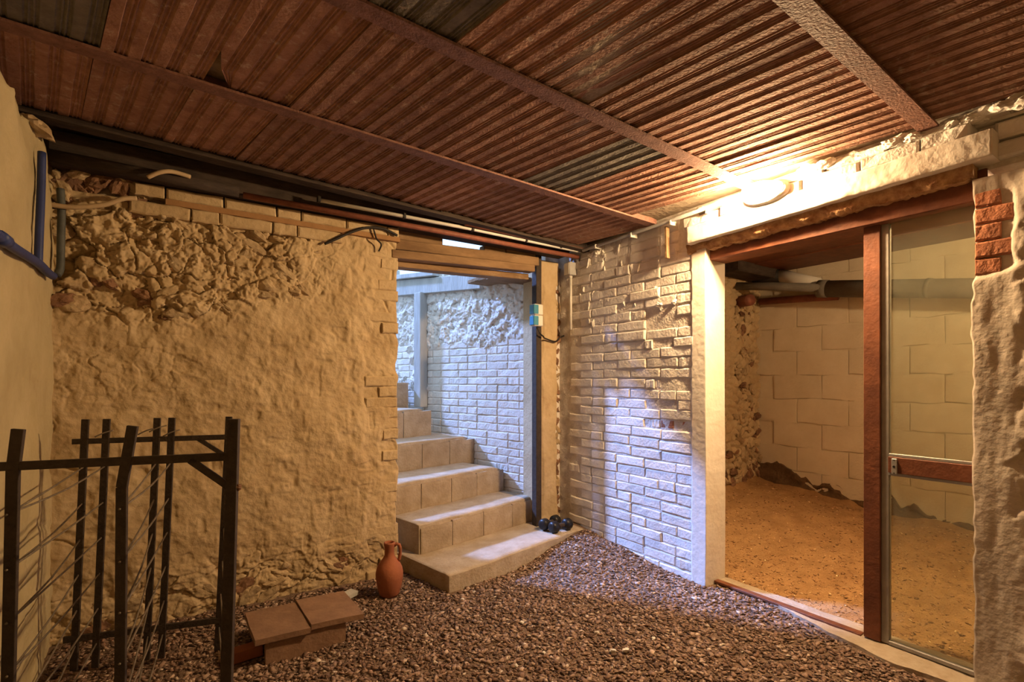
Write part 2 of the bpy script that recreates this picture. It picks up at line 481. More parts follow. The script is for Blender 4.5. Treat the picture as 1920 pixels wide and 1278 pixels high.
# ---- back wall left of the stairs
def back_disp(u, v):
    x = u - 0.60; z = v - 0.15
    d = 0.012 * fbm(x * 2.3, z * 2.3, 3, 31) + 0.007 * fbm(x * 9, z * 9, 4, 35) + 0.003 * fbm(x * 34, z * 34, 2, 36)
    wx = x + 0.05 * fbm(x * 7, z * 7, 3, 40); wz = z + 0.05 * fbm(x * 7 + 9, z * 7, 3, 41)
    d1, d2, hh = cells(wx * 7.5, wz * 10, 5)
    e1, e2, h2 = cells(wx * 19 + 3, wz * 23, 6)
    zb = 1.50 + 0.20 * sstep(-0.1, 0.65, x) + 0.06 * fbm(x * 4, z * 4, 3, 44)
    mk = sstep(zb - 0.10, zb + 0.10, z) * sstep(0.95, 0.5, x + 0.10 * fbm(z * 6, x * 3, 2, 45)) * sstep(2.06, 2.0, z)
    rid = 1 - np.abs(fbm(x * 13, z * 15, 4, 46))
    relief = -0.022 * sstep(0.07, 0.0, d2 - d1) * sstep(0.3, 0.6, h2) + (hh - 0.5) * 0.042 + (h2 - 0.5) * 0.016 - 0.010 * sstep(0.85, 1.0, rid) + 0.008 * fbm(x * 30, z * 34, 4, 48, 0.6)
    left = 0.45 + 0.55 * sstep(0.45, -0.1, x)
    d = d + mk * relief * (0.5 + 0.8 * left)
    mk2 = sstep(1.0, 1.2, z) * sstep(1.5, 1.3, z) * sstep(0.3, -0.15, x + 0.1 * fbm(z * 4, x * 4, 2, 49))
    d = d + 0.30 * mk2 * relief
    # ragged foot of the wall
    mk3 = sstep(0.40, 0.08, z + 0.14 * fbm(x * 3, z * 2, 3, 47))
    d = d + mk3 * (0.55 * relief - 0.012)
    # dents and scabs all over
    pit = vnoise(x * 16, z * 16, 5.1, 54)
    d = d - 0.006 * sstep(0.45, 0.75, pit) + 0.004 * sstep(0.4, 0.7, vnoise(x * 21, z * 13, 2.2, 55))
    # plaster scar and cracks
    cr = np.abs(vnoise(x * 3.1 + 4, z * 3.1, 0, 50) + 0.3 * vnoise(x * 9, z * 9, 0, 51))
    d = d - 0.010 * sstep(0.045, 0.0, cr) * sstep(0.1, 0.4, vnoise(x * 1.7, z * 1.7, 3.3, 52))
    # bulging plaster edge on the right where the bricks show
    ed = sstep(0.93, 0.98, x + 0.05 * fbm(z * 5, x, 3, 53))
    d = d - 0.010 * ed
    # hollow in the upper left
    d = d - 0.030 * np.exp(-(((x + 0.24) / 0.14) ** 2 + ((z - 1.6) / 0.07) ** 2))
    # top courses stay straight
    return d
def back_edge(u, v):
    z = v - 0.15
    e = sstep(1.55, 1.765, u)
    return u + e * 0.012 * vnoise(z * 14.0, z * 0, 0, 60), v
bw = slab_mesh('wall_back', (-0.60, YB, -0.15), (1, 0, 0), (0, 0, 1), (0, -1, 0), 1.765, 2.22, 380, 460, back_disp, 0.34, back_edge)
wall_back = tag(link('wall_back', bw, M_PLASTER), 'rough ochre limewashed cellar wall beside the stairs', 'wall', kind='structure')

# exposed rubble stones in the upper left of that wall
rs = random.Random(5)
for i in range(62):
    x = rs.uniform(-0.44, 0.75); z = rs.uniform(1.46, 2.0)
    zb = 1.50 + 0.20 * float(sstep(-0.1, 0.65, x))
    if z < zb or x > 0.62 + (z - 1.7) * 0.5: continue
    brown = (x < 0.0 and 1.5 < z < 1.70 and rs.random() < 0.6) or rs.random() < 0.05
    me = rs.choice(STONE_BR if brown else STONE_PL)
    s = rs.uniform(0.055, 0.115)
    link('stone', me, None, wall_back, (x, YB + rs.uniform(0.010, 0.028), z),
         (rs.uniform(-0.4, 0.4), rs.uniform(-0.7, 0.7), rs.uniform(-0.4, 0.4)), (s * rs.uniform(0.8, 1.3), s * rs.uniform(0.5, 0.7), s * 0.7))
for i in range(24):                     # stones showing at the foot of the wall
    x = rs.uniform(-0.42, 1.12); z = rs.uniform(0.0, 0.30 if x > 0.55 else 0.2)
    me = rs.choice(STONE_BR if rs.random() < 0.22 else STONE_PL); s = rs.uniform(0.05, 0.11)
    link('stone', me, None, wall_back, (x, YB + 0.026, z), (rs.uniform(-0.4, 0.4), rs.uniform(-0.8, 0.8), 0),
         (s * 1.3, s * 0.55, s * 0.8))

def place_brick(parent, variants, x0, x1, z0, z1, yf, depth, rng, proud=0.004, axis='back', name='brick'):
    """a brick on a wall: x0..x1 along the wall, front face at yf"""
    L = x1 - x0; H = z1 - z0
    me = rng.choice(variants)
    off = rng.uniform(-proud, proud)
    c = (x0 + x1) / 2
    if axis == 'back':
        loc = (c, yf + depth / 2 + off, (z0 + z1) / 2); rot = (rng.uniform(-.01, .01), rng.uniform(-.012, .012), rng.uniform(-.01, .01))
    else:
        loc = (yf + depth / 2 + off, c, (z0 + z1) / 2); rot = (rng.uniform(-.008, .008), rng.uniform(-.01, .01), -math.pi / 2 + rng.uniform(-.012, .012))
    return link(name, me, None, parent, loc, rot, (L, depth, H))

# quoin bricks along the opening
rq = random.Random(9)
z = -0.02; k = 0
while z < 2.0:
    hgt = 0.064
    L = 0.245 if k % 2 == 0 else 0.125
    if rq.random() < 0.38:
        z += 0.066; k += 1; continue
    xe = 1.168 + rq.uniform(-0.006, 0.006)
    place_brick(wall_back, BRICK_PL, xe - L * rq.uniform(0.75, 1.0), xe, z, z + hgt, YB + 0.003 + rq.uniform(-0.002, 0.003), 0.06, rq, 0.001)
    z += 0.066; k += 1
# two straight courses at the top, batten between them
x = -0.17
while x < 0.62:
    L = 0.25 if rq.random() < 0.6 else 0.125
    place_brick(wall_back, BRICK_PL, x, min(x + L - 0.008, 1.16), 2.005, 2.066, YB - 0.018, 0.06, rq, 0.003); x += L
x = -0.15
while x < 1.12:
    L = 0.25 if rq.random() < 0.7 else 0.125
    place_brick(wall_back, BRICK_PL, x, min(x + L - 0.008, 1.17), 2.094, 2.152, YB - 0.016, 0.06, rq, 0.003); x += L
box('batten', (-0.03, YB - 0.020, 2.066), (1.175, YB + 0.03, 2.095), M_BATTEN, wall_back, 0.002)

# ---- wall masonry above the ledge, dark and broken, up to the ceiling
box('masonry_core', (-0.60, YB + 0.045, 2.05), (1.165, YB + 0.33, 2.46), M_VOID, wall_back, 0.0)
for i in range(26):
    x = -0.44 + rs.random() * 0.36; z = rs.uniform(2.0, 2.26); s = rs.uniform(0.05, 0.10)
    link('stone', rs.choice(STONE_BR + STONE_BR + STONE_PL[:2]), None, wall_back, (x, YB + 0.02 + rs.uniform(0, .03), z),
         (rs.uniform(-1, 1), rs.uniform(-3, 3), 0), (s * 1.5, s * 0.9, s * 0.7))

# ---- left wall
def left_disp(u, v):
    y = u + 1.0; z = v - 0.15                   # u runs along +y from -1
    d = 0.008 * fbm(y * 2, z * 2, 3, 71) + 0.003 * fbm(y * 11, z * 11, 3, 72) + 0.0015 * fbm(y * 40, z * 40, 2, 73)
    d = d - 0.05 * (sstep(2.575, 2.59, y - 2.0) * sstep(2.745, 2.73, y - 2.0)) * sstep(1.51, 1.52, z) * sstep(1.595, 1.585, z)
    low = sstep(0.95, 0.75, z)
    cr = np.abs(vnoise(y * 2.1, z * 5 + y * 2.2, 0, 75))
    d = d - low * 0.006 * sstep(0.09, 0.0, cr)
    d = d + 0.02 * sstep(1.9, 2.1, z) * fbm(y * 6, z * 6, 3, 77)
    return d
def left_edge(u, v):
    y = u - 1.0
    top = sstep(1.6, 2.33, v)
    return u, v + top * (0.03 * vnoise(y * 5, y * 0, 0, 80) + 0.022 * vnoise(y * 17, y * 0, 1, 81) - 0.12 * sstep(2.78, 2.9, y))
lw = slab_mesh('wall_left', (XL, -1.0, -0.15), (0, 1, 0), (0, 0, 1), (1, 0, 0), 4.2, 2.33, 240, 150, lambda u, v: left_disp(u - 2.0 + 0.0, v), 0.3, left_edge)
wall_left = tag(link('wall_left', lw, M_LEFT), 'yellowed plaster wall behind the iron rack', 'wall', kind='structure')
box('masonry_core', (XL - 0.30, -1.0, 2.0), (XL - 0.06, 3.3, 2.46), M_VOID, wall_left, 0.0)

# ---- wall behind the camera
wf = slab_mesh('wall_front', (3.0, -1.0, -0.15), (-1, 0, 0), (0, 0, 1), (0, 1, 0), 3.7, 2.6, 60, 40,
               lambda u, v: 0.01 * fbm(u * 3, v * 3, 4, 90), 0.2)
tag(link('wall_front', wf, M_LEFT), 'plain plaster wall closing the cellar behind the viewer', 'wall', kind='structure')

# ---- right wall: brick part between corner and doorway
wall_right = tag(empty('wall_right'), 'whitewashed brick wall with the doorway to the next room', 'wall', kind='structure')
def rw_disp(u, v):
    y = 3.30 - u; z = v - 0.15
    up = sstep(1.40, 1.62, z - 0.2 * sstep(2.6, 2.2, y) + 0.1 * fbm(u * 4, v * 4, 2, 103))
    return 0.004 * fbm(u * 9, v * 9, 4, 101) - 0.002 + up * (0.003 + 0.003 * fbm(u * 22, v * 11, 4, 102))
rw = slab_mesh('mortar_bed', (XR + 0.0055, 3.30, -0.15), (0, -1, 0), (0, 0, 1), (-1, 0, 0), 1.45, 2.36, 180, 280, rw_disp, 0.15)
link('mortar_bed', rw, M_JOINT, wall_right)
rb = random.Random(21)
MISSING = [(2.17, 1.615), (2.06, 1.565), (2.15, 1.435), (2.03, 1.42), (2.18, 1.17), (2.02, 1.17), (2.05, 1.03), (2.20, 0.90), (2.10, 0.90), (2.13, 1.56)]
course = 0.0655
n = 0
z = -0.03
while z < 2.16:
    y = 3.04 - (0.13 if n % 2 else 0.0) - rb.uniform(0, 0.02)
    lim = 1.885 if z < 1.98 else 1.99
    while y > lim + 0.03:
        L = 0.255 if rb.random() < 0.82 else 0.125
        y0 = max(y - L, lim)
        if y0 - lim < 0.05: y0 = lim
        cy, cz = (y + y0) / 2, z + course / 2
        hit = any(abs(cy - my) < 0.09 and abs(cz - mz) < 0.033 for my, mz in MISSING)
        dz = 0.006 * math.sin(y * 3 + n)
        rough_up = cz > 1.45 and cy > 2.15
        if hit:
            # hacked-away brick: two broken red stumps sit deeper in the wall
            ym = y0 + (y - y0) * rb.uniform(0.35, 0.65)
            for (a, b) in ((y0, ym), (ym, y)):
                if rb.random() < 0.72:
                    place_brick(wall_right, BRICK_RED, a + 0.003, b - 0.003, z + 0.004 + dz, z + course - 0.004 + dz, XR + rb.uniform(0.008, 0.03), 0.07, rb, 0.006, 'right')
                else:
                    place_brick(wall_right, BRICK_WHITE, a + 0.003, b - 0.003, z + 0.004 + dz, z + course - 0.004 + dz, XR + rb.uniform(-0.008, 0.012), 0.07, rb, 0.004, 'right')
        else:
            pr = 0.006 if rough_up else 0.0028
            place_brick(wall_right, BRICK_WHITE, y0 + 0.0025, y - 0.0025, z + 0.0022 + dz, z + course - 0.0022 + dz, XR - 0.001 + (rb.uniform(-0.005, 0.001) if rough_up else 0), 0.06, rb, pr, 'right')
        y = y0
    z += course; n += 1
# lumps and runs of mortar on the upper bricks
for i in range(60):
    y = rb.uniform(2.02, 2.98); zz = rb.uniform(1.50, 2.14)
    if zz < 1.55 + 0.25 * abs(y - 2.6): continue
    s = rb.uniform(0.02, 0.05)
    link('mortar_lump', rb.choice(STONE_WH), None, wall_right, (XR + 0.006, y, zz), (rb.uniform(-.3, .3), rb.uniform(-.3, .3), rb.uniform(-3, 3)),
         (s * 0.38, s * rb.uniform(0.5, 1.0), s * rb.uniform(1.0, 2.2)))
for (y, zz, s) in ((2.14, 1.69, 0.04), (2.03, 1.695, 0.04), (2.75, 2.14, 0.06), (2.70, 2.15, 0.06), (2.79, 2.15, 0.05)):
    link('mortar_lump', rb.choice(STONE_WH), None, wall_right, (XR + 0.001, y, zz), (0.2, 0.3, rb.uniform(-3, 3)), (s * 0.9, s * 1.2, s * 0.8))
# smooth plaster jamb that wraps into the doorway
def jamb_disp(u, v):
    return 0.0010 * fbm(u * 6, v * 3, 3, 111) + 0.0005 * fbm(u * 40, v * 40, 2, 112)
jm = slab_mesh('jamb_plaster', (XR - 0.006, 1.90, -0.10), (0, -1, 0), (0, 0, 1), (-1, 0, 0), 0.10, 2.12, 14, 220, jamb_disp, 0.19,
               lambda u, v: (u + sstep(0.07, 0.10, u) * (0.003 * vnoise(v * 2.5, v * 0, 0, 115) + 0.0004 * vnoise(v * 33, v * 0, 0, 117)) + sstep(0.04, 0, u) * 0.004 * vnoise(v * 35, v * 0, 0, 116), v))
link('jamb_plaster', jm, M_WHITE2, wall_right)

# right of the doorway: plastered pier with bricks showing through
def pier_disp(u, v):
    y = 0.615 - u; z = v - 0.15
    d = 0.005 * fbm(y * 3, z * 3, 3, 121) + 0.0025 * fbm(y * 22, z * 4, 4, 122) + 0.001 * fbm(y * 60, z * 20, 2, 123)
    rough = sstep(0.505, 0.455, y + 0.04 * fbm(z * 5, y, 3, 125))
    wy = y + 0.03 * fbm(y * 9, z * 9, 3, 128)
    d1, d2, hh = cells(wy * 10, z * 7, 9)
    rough = rough * (0.35 + 0.65 * sstep(0.28, 0.40, y))
    d = d + rough * ((hh - 0.6) * 0.014 + 0.005 * fbm(y * 20, z * 20, 4, 129, 0.6))
    hole = sstep(1.60, 1.64, z + 0.2 * (y - 0.55)) * sstep(1.98, 1.90, z) * sstep(0.495, 0.515, y + 0.02 * vnoise(z * 20, y * 9, 0, 126))
    d = d - 0.022 * hole
    return d
pr_ = slab_mesh('pier_plaster', (XR, 0.615, -0.15), (0, -1, 0), (0, 0, 1), (-1, 0, 0), 1.62, 2.14, 240, 250, pier_disp, 0.18,
                lambda u, v: (u - sstep(0.05, 0.0, u) * (0.005 * vnoise(v * 5, v * 0, 0, 127) + 0.004 * vnoise(v * 26, v * 0, 0, 130)), v))
link('pier_plaster', pr_, M_GREYPL, wall_right)
zz = 1.615
for k in range(5):
    L = 0.11 if k % 2 else 0.075
    place_brick(wall_right, BRICK_RED, 0.612 - L, 0.612, zz + 0.001, zz + 0.064, XR + 0.010, 0.06, rb, 0.004, 'right'); zz += 0.066

# lintel: flaking white concrete band, courses over it
def lin_disp(u, v):
    return 0.003 * fbm(u * 12, v * 12, 4, 131) - 0.004 * sstep(0.015, 0.0, v)
ln = slab_mesh('lintel_band', (2.535, 1.890, 2.014), (0, -1, 0.026), (0, 0, 1), (-1, 0, 0), 1.345, 0.100, 160, 14, lin_disp, 0.22)
link('lintel_band', ln, M_WHITE2, wall_right)
y = 1.93; k = 0
while y > 0.72:
    L = 0.22 if k % 3 else 0.25
    if 0.66 < y < 0.80: L = 0.16
    zo = 0.026 * (1.89 - y)
    place_brick(wall_right, BRICK_WHITE, y - L + 0.003, y - 0.003, 2.113 + zo, 2.176 + zo, 2.545, 0.16, rb, 0.006, 'right')
    place_brick(wall_right, BRICK_WHITE, y - L - 0.10, y - 0.105, 2.178 + zo, 2.225 + zo * 0.6, 2.552, 0.16, rb, 0.006, 'right')
    y -= L; k += 1
for (y0, y1, z0, z1) in ((0.30, 0.555, 2.125, 2.19), (0.02, 0.29, 2.13, 2.19), (0.28, 0.60, 2.055, 2.115), (0.0, 0.27, 2.05, 2.115), (0.36, 0.62, 2.20, 2.26), (0.06, 0.34, 2.2, 2.26), (-0.3, 0.02, 2.19, 2.25)):
    place_brick(wall_right, BRICK_WHITE, y0, y1, z0, z1, XR + 0.012, 0.10, rb, 0.004, 'right')
for i in range(40):                       # broken mortar along the top of the wall
    y = rb.uniform(0.40, 1.25); s = rb.uniform(0.03, 0.06)
    link('mortar_lump', rb.choice(STONE_WH), None, wall_right, (2.545 + rb.uniform(0, 0.05), y, 2.222 + rb.uniform(-0.012, 0.02)),
         (rb.uniform(-.3, .3), rb.uniform(-.3, .3), rb.uniform(-.3, .3)), (s, s * 1.6, s * 0.7))
box('masonry_core', (XR + 0.05, -1.0, 2.03), (XR + 0.19, 3.3, 2.40), M_JOINT, wall_right, 0.0)
# timber over the doorway, its front edge flaking
def tim_disp(u, v):
    return 0.007 * fbm(u * 20, v * 40, 4, 141) - 0.02 * sstep(0.028, 0.0, v + 0.012 * vnoise(u * 16, v * 0, 0, 142))
tm = slab_mesh('timber_edge', (XR - 0.025, 1.92, 1.966), (0, -1, 0.022), (0, 0, 1), (-1, 0, 0), 1.31, 0.056, 260, 14, tim_disp, 0.13,
                lambda u, v: (u, v + sstep(0.03, 0.0, v) * (0.006 * vnoise(u * 30, u * 0, 0, 143) + 0.004 * vnoise(u * 90, u * 0, 0, 144))))
link('timber_edge', tm, M_FLAKY, wall_right)
box('head_timber', (XR + 0.035, 0.58, 1.915), (XR + 0.19, 1.86, 2.036), M_WOOD, wall_right, 0.004)

# ---- doorway threshold
def th_disp(u, v): return 0.004 * fbm(u * 10, v * 10, 4, 151) + 0.004 * fbm(u * 3, v * 3, 2, 152)
th = slab_mesh('trim_1', (2.54, 0.55, 0.004), (1, 0, 0), (0, 1, 0), (0, 0, 1), 0.26, 1.30, 40, 150, th_disp, 0.1,
               lambda u, v: (lambda off: (off + u * (0.26 - off) / 0.26, v))(0.185 * sstep(0.15, 1.2, v) + 0.015 * vnoise(v * 6, v * 0, 0, 155) + 0.008 * vnoise(v * 20, v * 0, 0, 156)))
threshold = tag(link('trim_1', th, M_CONC), 'pale worn concrete threshold under the glazed door', 'threshold', kind='structure')
box('track', (2.672, 1.03, 0.0), (2.712, 1.80, 0.014), M_WOOD, threshold, 0.002)

# ---- room beyond the doorway
def floor2_h(x, y):
    x = np.asarray(x, float); y = np.asarray(y, float)
    ris = 0.20 * sstep(2.8, 4.3, x) + 0.10 * sstep(1.4, 2.5, y) * sstep(2.9, 4.2, x)
    fil = 0.035 * np.exp(-np.maximum(4.45 - x, 0) / 0.05) * (0.7 + 0.5 * fbm(y * 5, x * 0, 2, 161)) + 0.05 * np.exp(-np.maximum(2.54 - y, 0) / 0.05)
    return -0.012 + ris + fil + 0.010 * fbm(x * 4, y * 4, 4, 162) + 0.003 * fbm(x * 20, y * 20, 3, 163)
f2 = slab_mesh('floor', (2.78, -0.9, 0), (1, 0, 0), (0, 1, 0), (0, 0, 1), 1.72, 3.5, 120, 220, lambda u, v: floor2_h(u + 2.78, v - 0.9), 0.3)
floor2 = tag(link('floor', f2, M_DIRT), 'bare orange brown earth floor beyond the doorway', 'floor', kind='structure')
# block wall
wb = slab_mesh('wall_room_right', (4.462, 2.75, -0.1), (0, -1, 0), (0, 0, 1), (-1, 0, 0), 3.7, 2.5, 60, 60, lambda u, v: 0.001 * fbm(u * 9, v * 9, 2, 171), 0.2)
wall_block = tag(link('wall_room_right', wb, M_BLOCK), 'whitewashed concrete block wall of the next room', 'wall', kind='structure')
rk = random.Random(31); z = 0.02; n = 0
while z < 2.2:
    y = 2.60 - (0.2 if n % 2 else 0.0)
    while y > -0.5:
        y0 = y - 0.40
        place_brick(wall_block, BLOCK_MESH, y0 + 0.002, min(y, 2.56) - 0.002, z + 0.002, z + 0.202, 4.452, 0.03, rk, 0.0012, 'right', 'block')
        y = y0
    z += 0.205; n += 1
def crust(name, O, U, Nn, lu, parent, seed):
    def dsp(u, v):
        return 0.016 * fbm(u * 9, v * 14, 4, seed) + 0.022 * sstep(0.16, 0.0, v)
    def edg(u, v):
        return u, v * (0.75 + 0.40 * fbm(u * 6, u * 0, 4, seed + 3))
    me = slab_mesh(name, O, U, (0, 0, 1), Nn, lu, 0.17, 160, 14, dsp, 0.05, edg)
    link(name, me, M_CRUST, parent)
M_CRUST = mat('damp_earth_crust', (0.17, 0.10, 0.05), (0.085, 0.05, 0.026), 18.0, bump=0.7, bscale=60, rough=0.95)
crust('earth_crust', (4.448, 2.54, 0.285), (0, -1, -0.085), (-1, 0, 0), 3.0, wall_block, 175)
# rubble wall of that room
def rub_disp(u, v):
    d1, d2, hh = cells(u * 13, v * 14, 15)
    return (sstep(0, 0.3, d2 - d1) - 0.8) * 0.035 * (0.35 + 0.65 * sstep(0.12, 0.25, u - 0.7 + 0.1 * fbm(v * 3, u, 2, 181))) + 0.01 * fbm(u * 5, v * 5, 3, 182)
rw2 = slab_mesh('wall_room_back', (2.78, 2.54, -0.1), (1, 0, 0), (0, 0, 1), (0, -1, 0), 1.70, 2.5, 150, 200, rub_disp, 0.3)
wall_rub = tag(link('wall_room_back', rw2, M_PLASTER), 'limewashed rubble wall in the next room', 'wall', kind='structure')
for i in range(110):
    x = rk.uniform(4.08, 4.45); z = rk.uniform(0.30, 1.95); s = rk.uniform(0.035, 0.085)
    link('stone', rk.choice(STONE_PL if rk.random() < 0.85 else STONE_BR), None, wall_rub, (x, 2.54, z), (rk.uniform(-.4, .4), rk.uniform(-3, 3), 0), (s * 1.2, s * 0.6, s * 0.8))
for i in range(30):
    x = rk.uniform(3.85, 4.45); z = rk.uniform(0.28, 0.6); s = rk.uniform(0.05, 0.10)
    link('stone', rk.choice(STONE_PL if rk.random() < 0.6 else STONE_BR), None, wall_rub, (x, 2.54, z), (rk.uniform(-.4, .4), rk.uniform(-3, 3), 0), (s * 1.2, s * 0.7, s * 0.8))
wf2 = slab_mesh('wall_room_front', (4.6, -0.8, -0.1), (-1, 0, 0), (0, 0, 1), (0, 1, 0), 1.95, 2.5, 20, 20, lambda u, v: 0.005 * fbm(u * 4, v * 4, 3, 185), 0.2)
tag(link('wall_room_front', wf2, M_BLOCK), 'plain whitewashed wall closing the next room', 'wall', kind='structure')
c2 = tag(box('ceiling', (2.76, -1.0, 2.19), (4.66, 2.85, 2.40), M_OLDWOOD, None, 0.0), 'brown boarded ceiling of the next room', 'ceiling', kind='structure')
x = 2.80
while x < 4.4:
    w = rk.uniform(0.26, 0.34); sag = rk.uniform(0, 0.012)
    box('board', (x, -0.75, 2.168 - sag), (x + w - 0.006, 2.53, 2.192), M_WOOD, c2, 0.002); x += w

# ---- ceiling slab and its terracotta tiles
cv = []
for (x, y) in ((-0.8, -1.2), (2.66, -1.2), (2.66, 3.1), (-0.8, 3.1)):
    cv.append((x, y, zceil(x, y) + 0.045))
for (x, y) in ((-0.8, -1.2), (2.66, -1.2), (2.66, 3.1), (-0.8, 3.1)):
    cv.append((x, y, zceil(x, y) + 0.20))
cm = mesh('ceiling', cv, [(0,3,2,1),(4,5,6,7),(0,1,5,4),(1,2,6,5),(2,3,7,6),(3,0,4,7)]); fix_normals(cm)
ceiling = tag(link('ceiling', cm, M_VOID), 'ceiling of ribbed terracotta tiles carried on steel beams', 'ceiling', kind='structure')
SK = -0.135                               # tile ribs run slightly askew to the beams
def tile_mesh(kind, seed, chip=False):
    r = random.Random(seed)
    W, Lh = 0.279, 0.655
    prof = [(0.0, 0.0)]
    nb = 4; per = W / nb
    for b in range(nb):
        a = b * per
        g0 = a + per * 0.50; e = per * 0.05
        dpt = 0.0055
        prof += [(g0 - e, -0.0), (g0, dpt), (g0 + per * 0.10, dpt), (g0 + per * 0.13, dpt * 0.35), (g0 + per * 0.17, dpt * 0.35),
                 (g0 + per * 0.20, dpt), (g0 + per * 0.27, dpt), (g0 + per * 0.30, dpt * 0.35), (g0 + per * 0.34, dpt * 0.35), (g0 + per * 0.37, dpt), (a + per - e * 1.0, dpt)]
        if b < nb - 1: prof += [(a + per, 0.0)]
    prof += [(W, 0.0)]
    ny = 6
    V, Fc = [], []
    npf = len(prof)
    for j in range(ny + 1):
        yy = Lh * j / ny
        for i, (px, pz) in enumerate(prof):
            wob = 0.0012 * math.sin(j * 1.7 + i * 0.9 + seed)
            if chip: px = max(px, max(0.0, (yy - (Lh - 0.165)) / 0.165) * 0.085)
            V.append((px + SK * yy + (wob if 0 < i < npf - 1 else 0), yy, pz + 0.0008 * r.uniform(-1, 1)))
    for j in range(ny):
        for i in range(npf - 1):
            Fc.append((j*npf+i, (j+1)*npf+i, (j+1)*npf+i+1, j*npf+i+1))
    # box behind
    b = len(V)
    V += [(0, 0, 0.04), (W, 0, 0.04), (W + SK * Lh, Lh, 0.04), (SK * Lh + (0.085 if chip else 0), Lh, 0.04)]
    Fc.append((b, b+1, b+2, b+3))
    Fc.append((0, *range(1, npf), b + 1, b)); Fc.append((ny*npf, b + 3, b + 2, *range(ny*npf + npf - 1, ny*npf, -1)))
    lft = [j * npf for j in range(ny + 1)]; rgt = [j * npf + npf - 1 for j in range(ny + 1)]
    Fc.append((*lft[::-1], b, b + 3)); Fc.append((*rgt, b + 2, b + 1))
    me = mesh('ceiling_tile', V, Fc); fix_normals(me)
    me.materials.append(M_TILEGREY if kind else M_TILE)
    return me
TILES = [tile_mesh(0, s) for s in (1, 2, 3, 4)]; TILEG = tile_mesh(1, 5); TILEC = tile_mesh(0, 6, True)
BEAMS = [(-0.80, 0.040), (-0.09, 0.040), (0.640, 0.039), (1.372, 0.045), (2.093, 0.030), (2.738, 0.035)]   # flange centre line y = a + b x
def ybeam(i, x): return BEAMS[i][0] + BEAMS[i][1] * x
rt = random.Random(41)
GREY = {(2, 3), (3, 8), (2, -1)}
for bi in range(5):
    ph = {0: 0.05, 1: 0.10, 2: 0.0, 3: 0.21, 4: 0.074}[bi]
    for k in range(-3, 11):
        x = ph + 0.2812 * k
        if x + 0.28 < -0.62 or x + 0.28 > 2.66: continue
        y0 = ybeam(bi, x) + 0.010; y1 = ybeam(bi + 1, x - 0.1) - 0.010
        grey = (bi, k) in ((2, 2), (3, 5), (3, -2))
        me = TILEG if grey else rt.choice(TILES)
        if (bi, k) == (3, 0): me = TILEC
        gx = (zceil(x + 0.28, y0) - zceil(x, y0)) / 0.28; gy = (zceil(x, y1) - zceil(x, y0)) / (y1 - y0)
        link('ceiling_tile', me, None, ceiling, (x, y0, zceil(x, y0) + rt.uniform(-0.003, 0.003)),
             (gy + rt.uniform(-0.004, 0.004), -gx + rt.uniform(-0.012, 0.012), math.atan(BEAMS[bi][1]) + rt.uniform(-0.006, 0.006)), (1, (y1 - y0) / 0.655, 1))
tk = random.Random(43)

# steel I-beams, lower flange below the tiles
def ibeam(name, yc, x0, x1, label, w=0.062, drop=0.014, m=M_BEAM):
    bm = bmesh.new()
    def prism(yy0, yy1, dz0, dz1):
        vv = []
        for x in (x0, x1):
            zc = zceil(x, ybeam(yc, x)); yb = ybeam(yc, x)
            for (a, b) in ((yy0, dz0), (yy1, dz0), (yy1, dz1), (yy0, dz1)):
                vv.append(bm.verts.new((x, yb + a, zc + b)))
        for q in ((0,1,2,3),(7,6,5,4),(0,4,5,1),(1,5,6,2),(2,6,7,3),(3,7,4,0)):
            bm.faces.new([vv[i] for i in q])
    prism(-w / 2, w / 2, -drop, -drop + 0.009)
    prism(-0.004, 0.004, -drop + 0.009, 0.03)
    return tag(bm_obj(name, bm, m, None, 0.0), label, 'beam', 'steel ceiling beams')
ibeam('steel_beam', 4, -0.50, 2.60, 'rusty steel ceiling beam running into the wall corner above the brick wall')
ibeam('steel_beam', 3, -0.50, 2.60, 'rusty steel ceiling beam ending beside the glowing wall lamp')
ibeam('steel_beam', 2, -0.50, 2.60, 'speckled steel ceiling beam ending above the glazed door', 0.066, 0.018)
ibeam('steel_beam', 1, -0.50, 2.60, 'rusty steel ceiling beam over the bare end of the cellar')
ibeam('steel_beam', 0, -0.50, 2.60, 'rusty steel ceiling beam by the rear cellar wall')
ibeam('steel_beam', 5, -0.50, 2.60, 'blackened steel ceiling beam along the ochre wall above the stairs', 0.07, 0.03, M_DARKWOOD)

# ---- stairwell
WD = Vector((-0.22, 0.975, 0)).normalized()
WN = Vector((-WD.y, WD.x, 0)) if -WD.y < 0 else Vector((WD.y, -WD.x, 0))
W0 = Vector((2.43, 3.12, 0))
def well_pt(s, z, off=0.0):
    p = W0 + WD * s + WN * off
    return Vector((p.x, p.y, z))
def well_disp(u, v):
    z = v - 0.1
    zb = 1.50 + 0.03 * u
    up = sstep(zb - 0.03, zb + 0.06, z + 0.05 * fbm(u * 5, v * 5, 2, 201)) * sstep(0.02, 0.12, u)
    wu = u + 0.03 * fbm(u * 9, v * 9, 3, 203); wv = v + 0.03 * fbm(u * 9 + 5, v * 9, 3, 204)
    d1, d2, hh = cells(wu * 13, wv * 15, 19)
    return up * ((hh - 0.5) * 0.026 + 0.010 + 0.008 * fbm(u * 24, v * 28, 4, 207, 0.6) - 0.015 * sstep(0.06, 0, d2 - d1)) + 0.004 * fbm(u * 7, v * 7, 4, 202)
ws = slab_mesh('wall_stair', tuple(well_pt(0, -0.1)), tuple(WD), (0, 0, 1), tuple(WN), 3.2, 2.36, 400, 300, well_disp, 0.3)
wall_stair = tag(link('wall_stair', ws, M_WHITE), 'white limewashed wall of the stairwell lit by daylight', 'wall', kind='structure')
rw_ = random.Random(51)
ang = math.atan2(WD.y, WD.x)
z = 0.10; n = 0
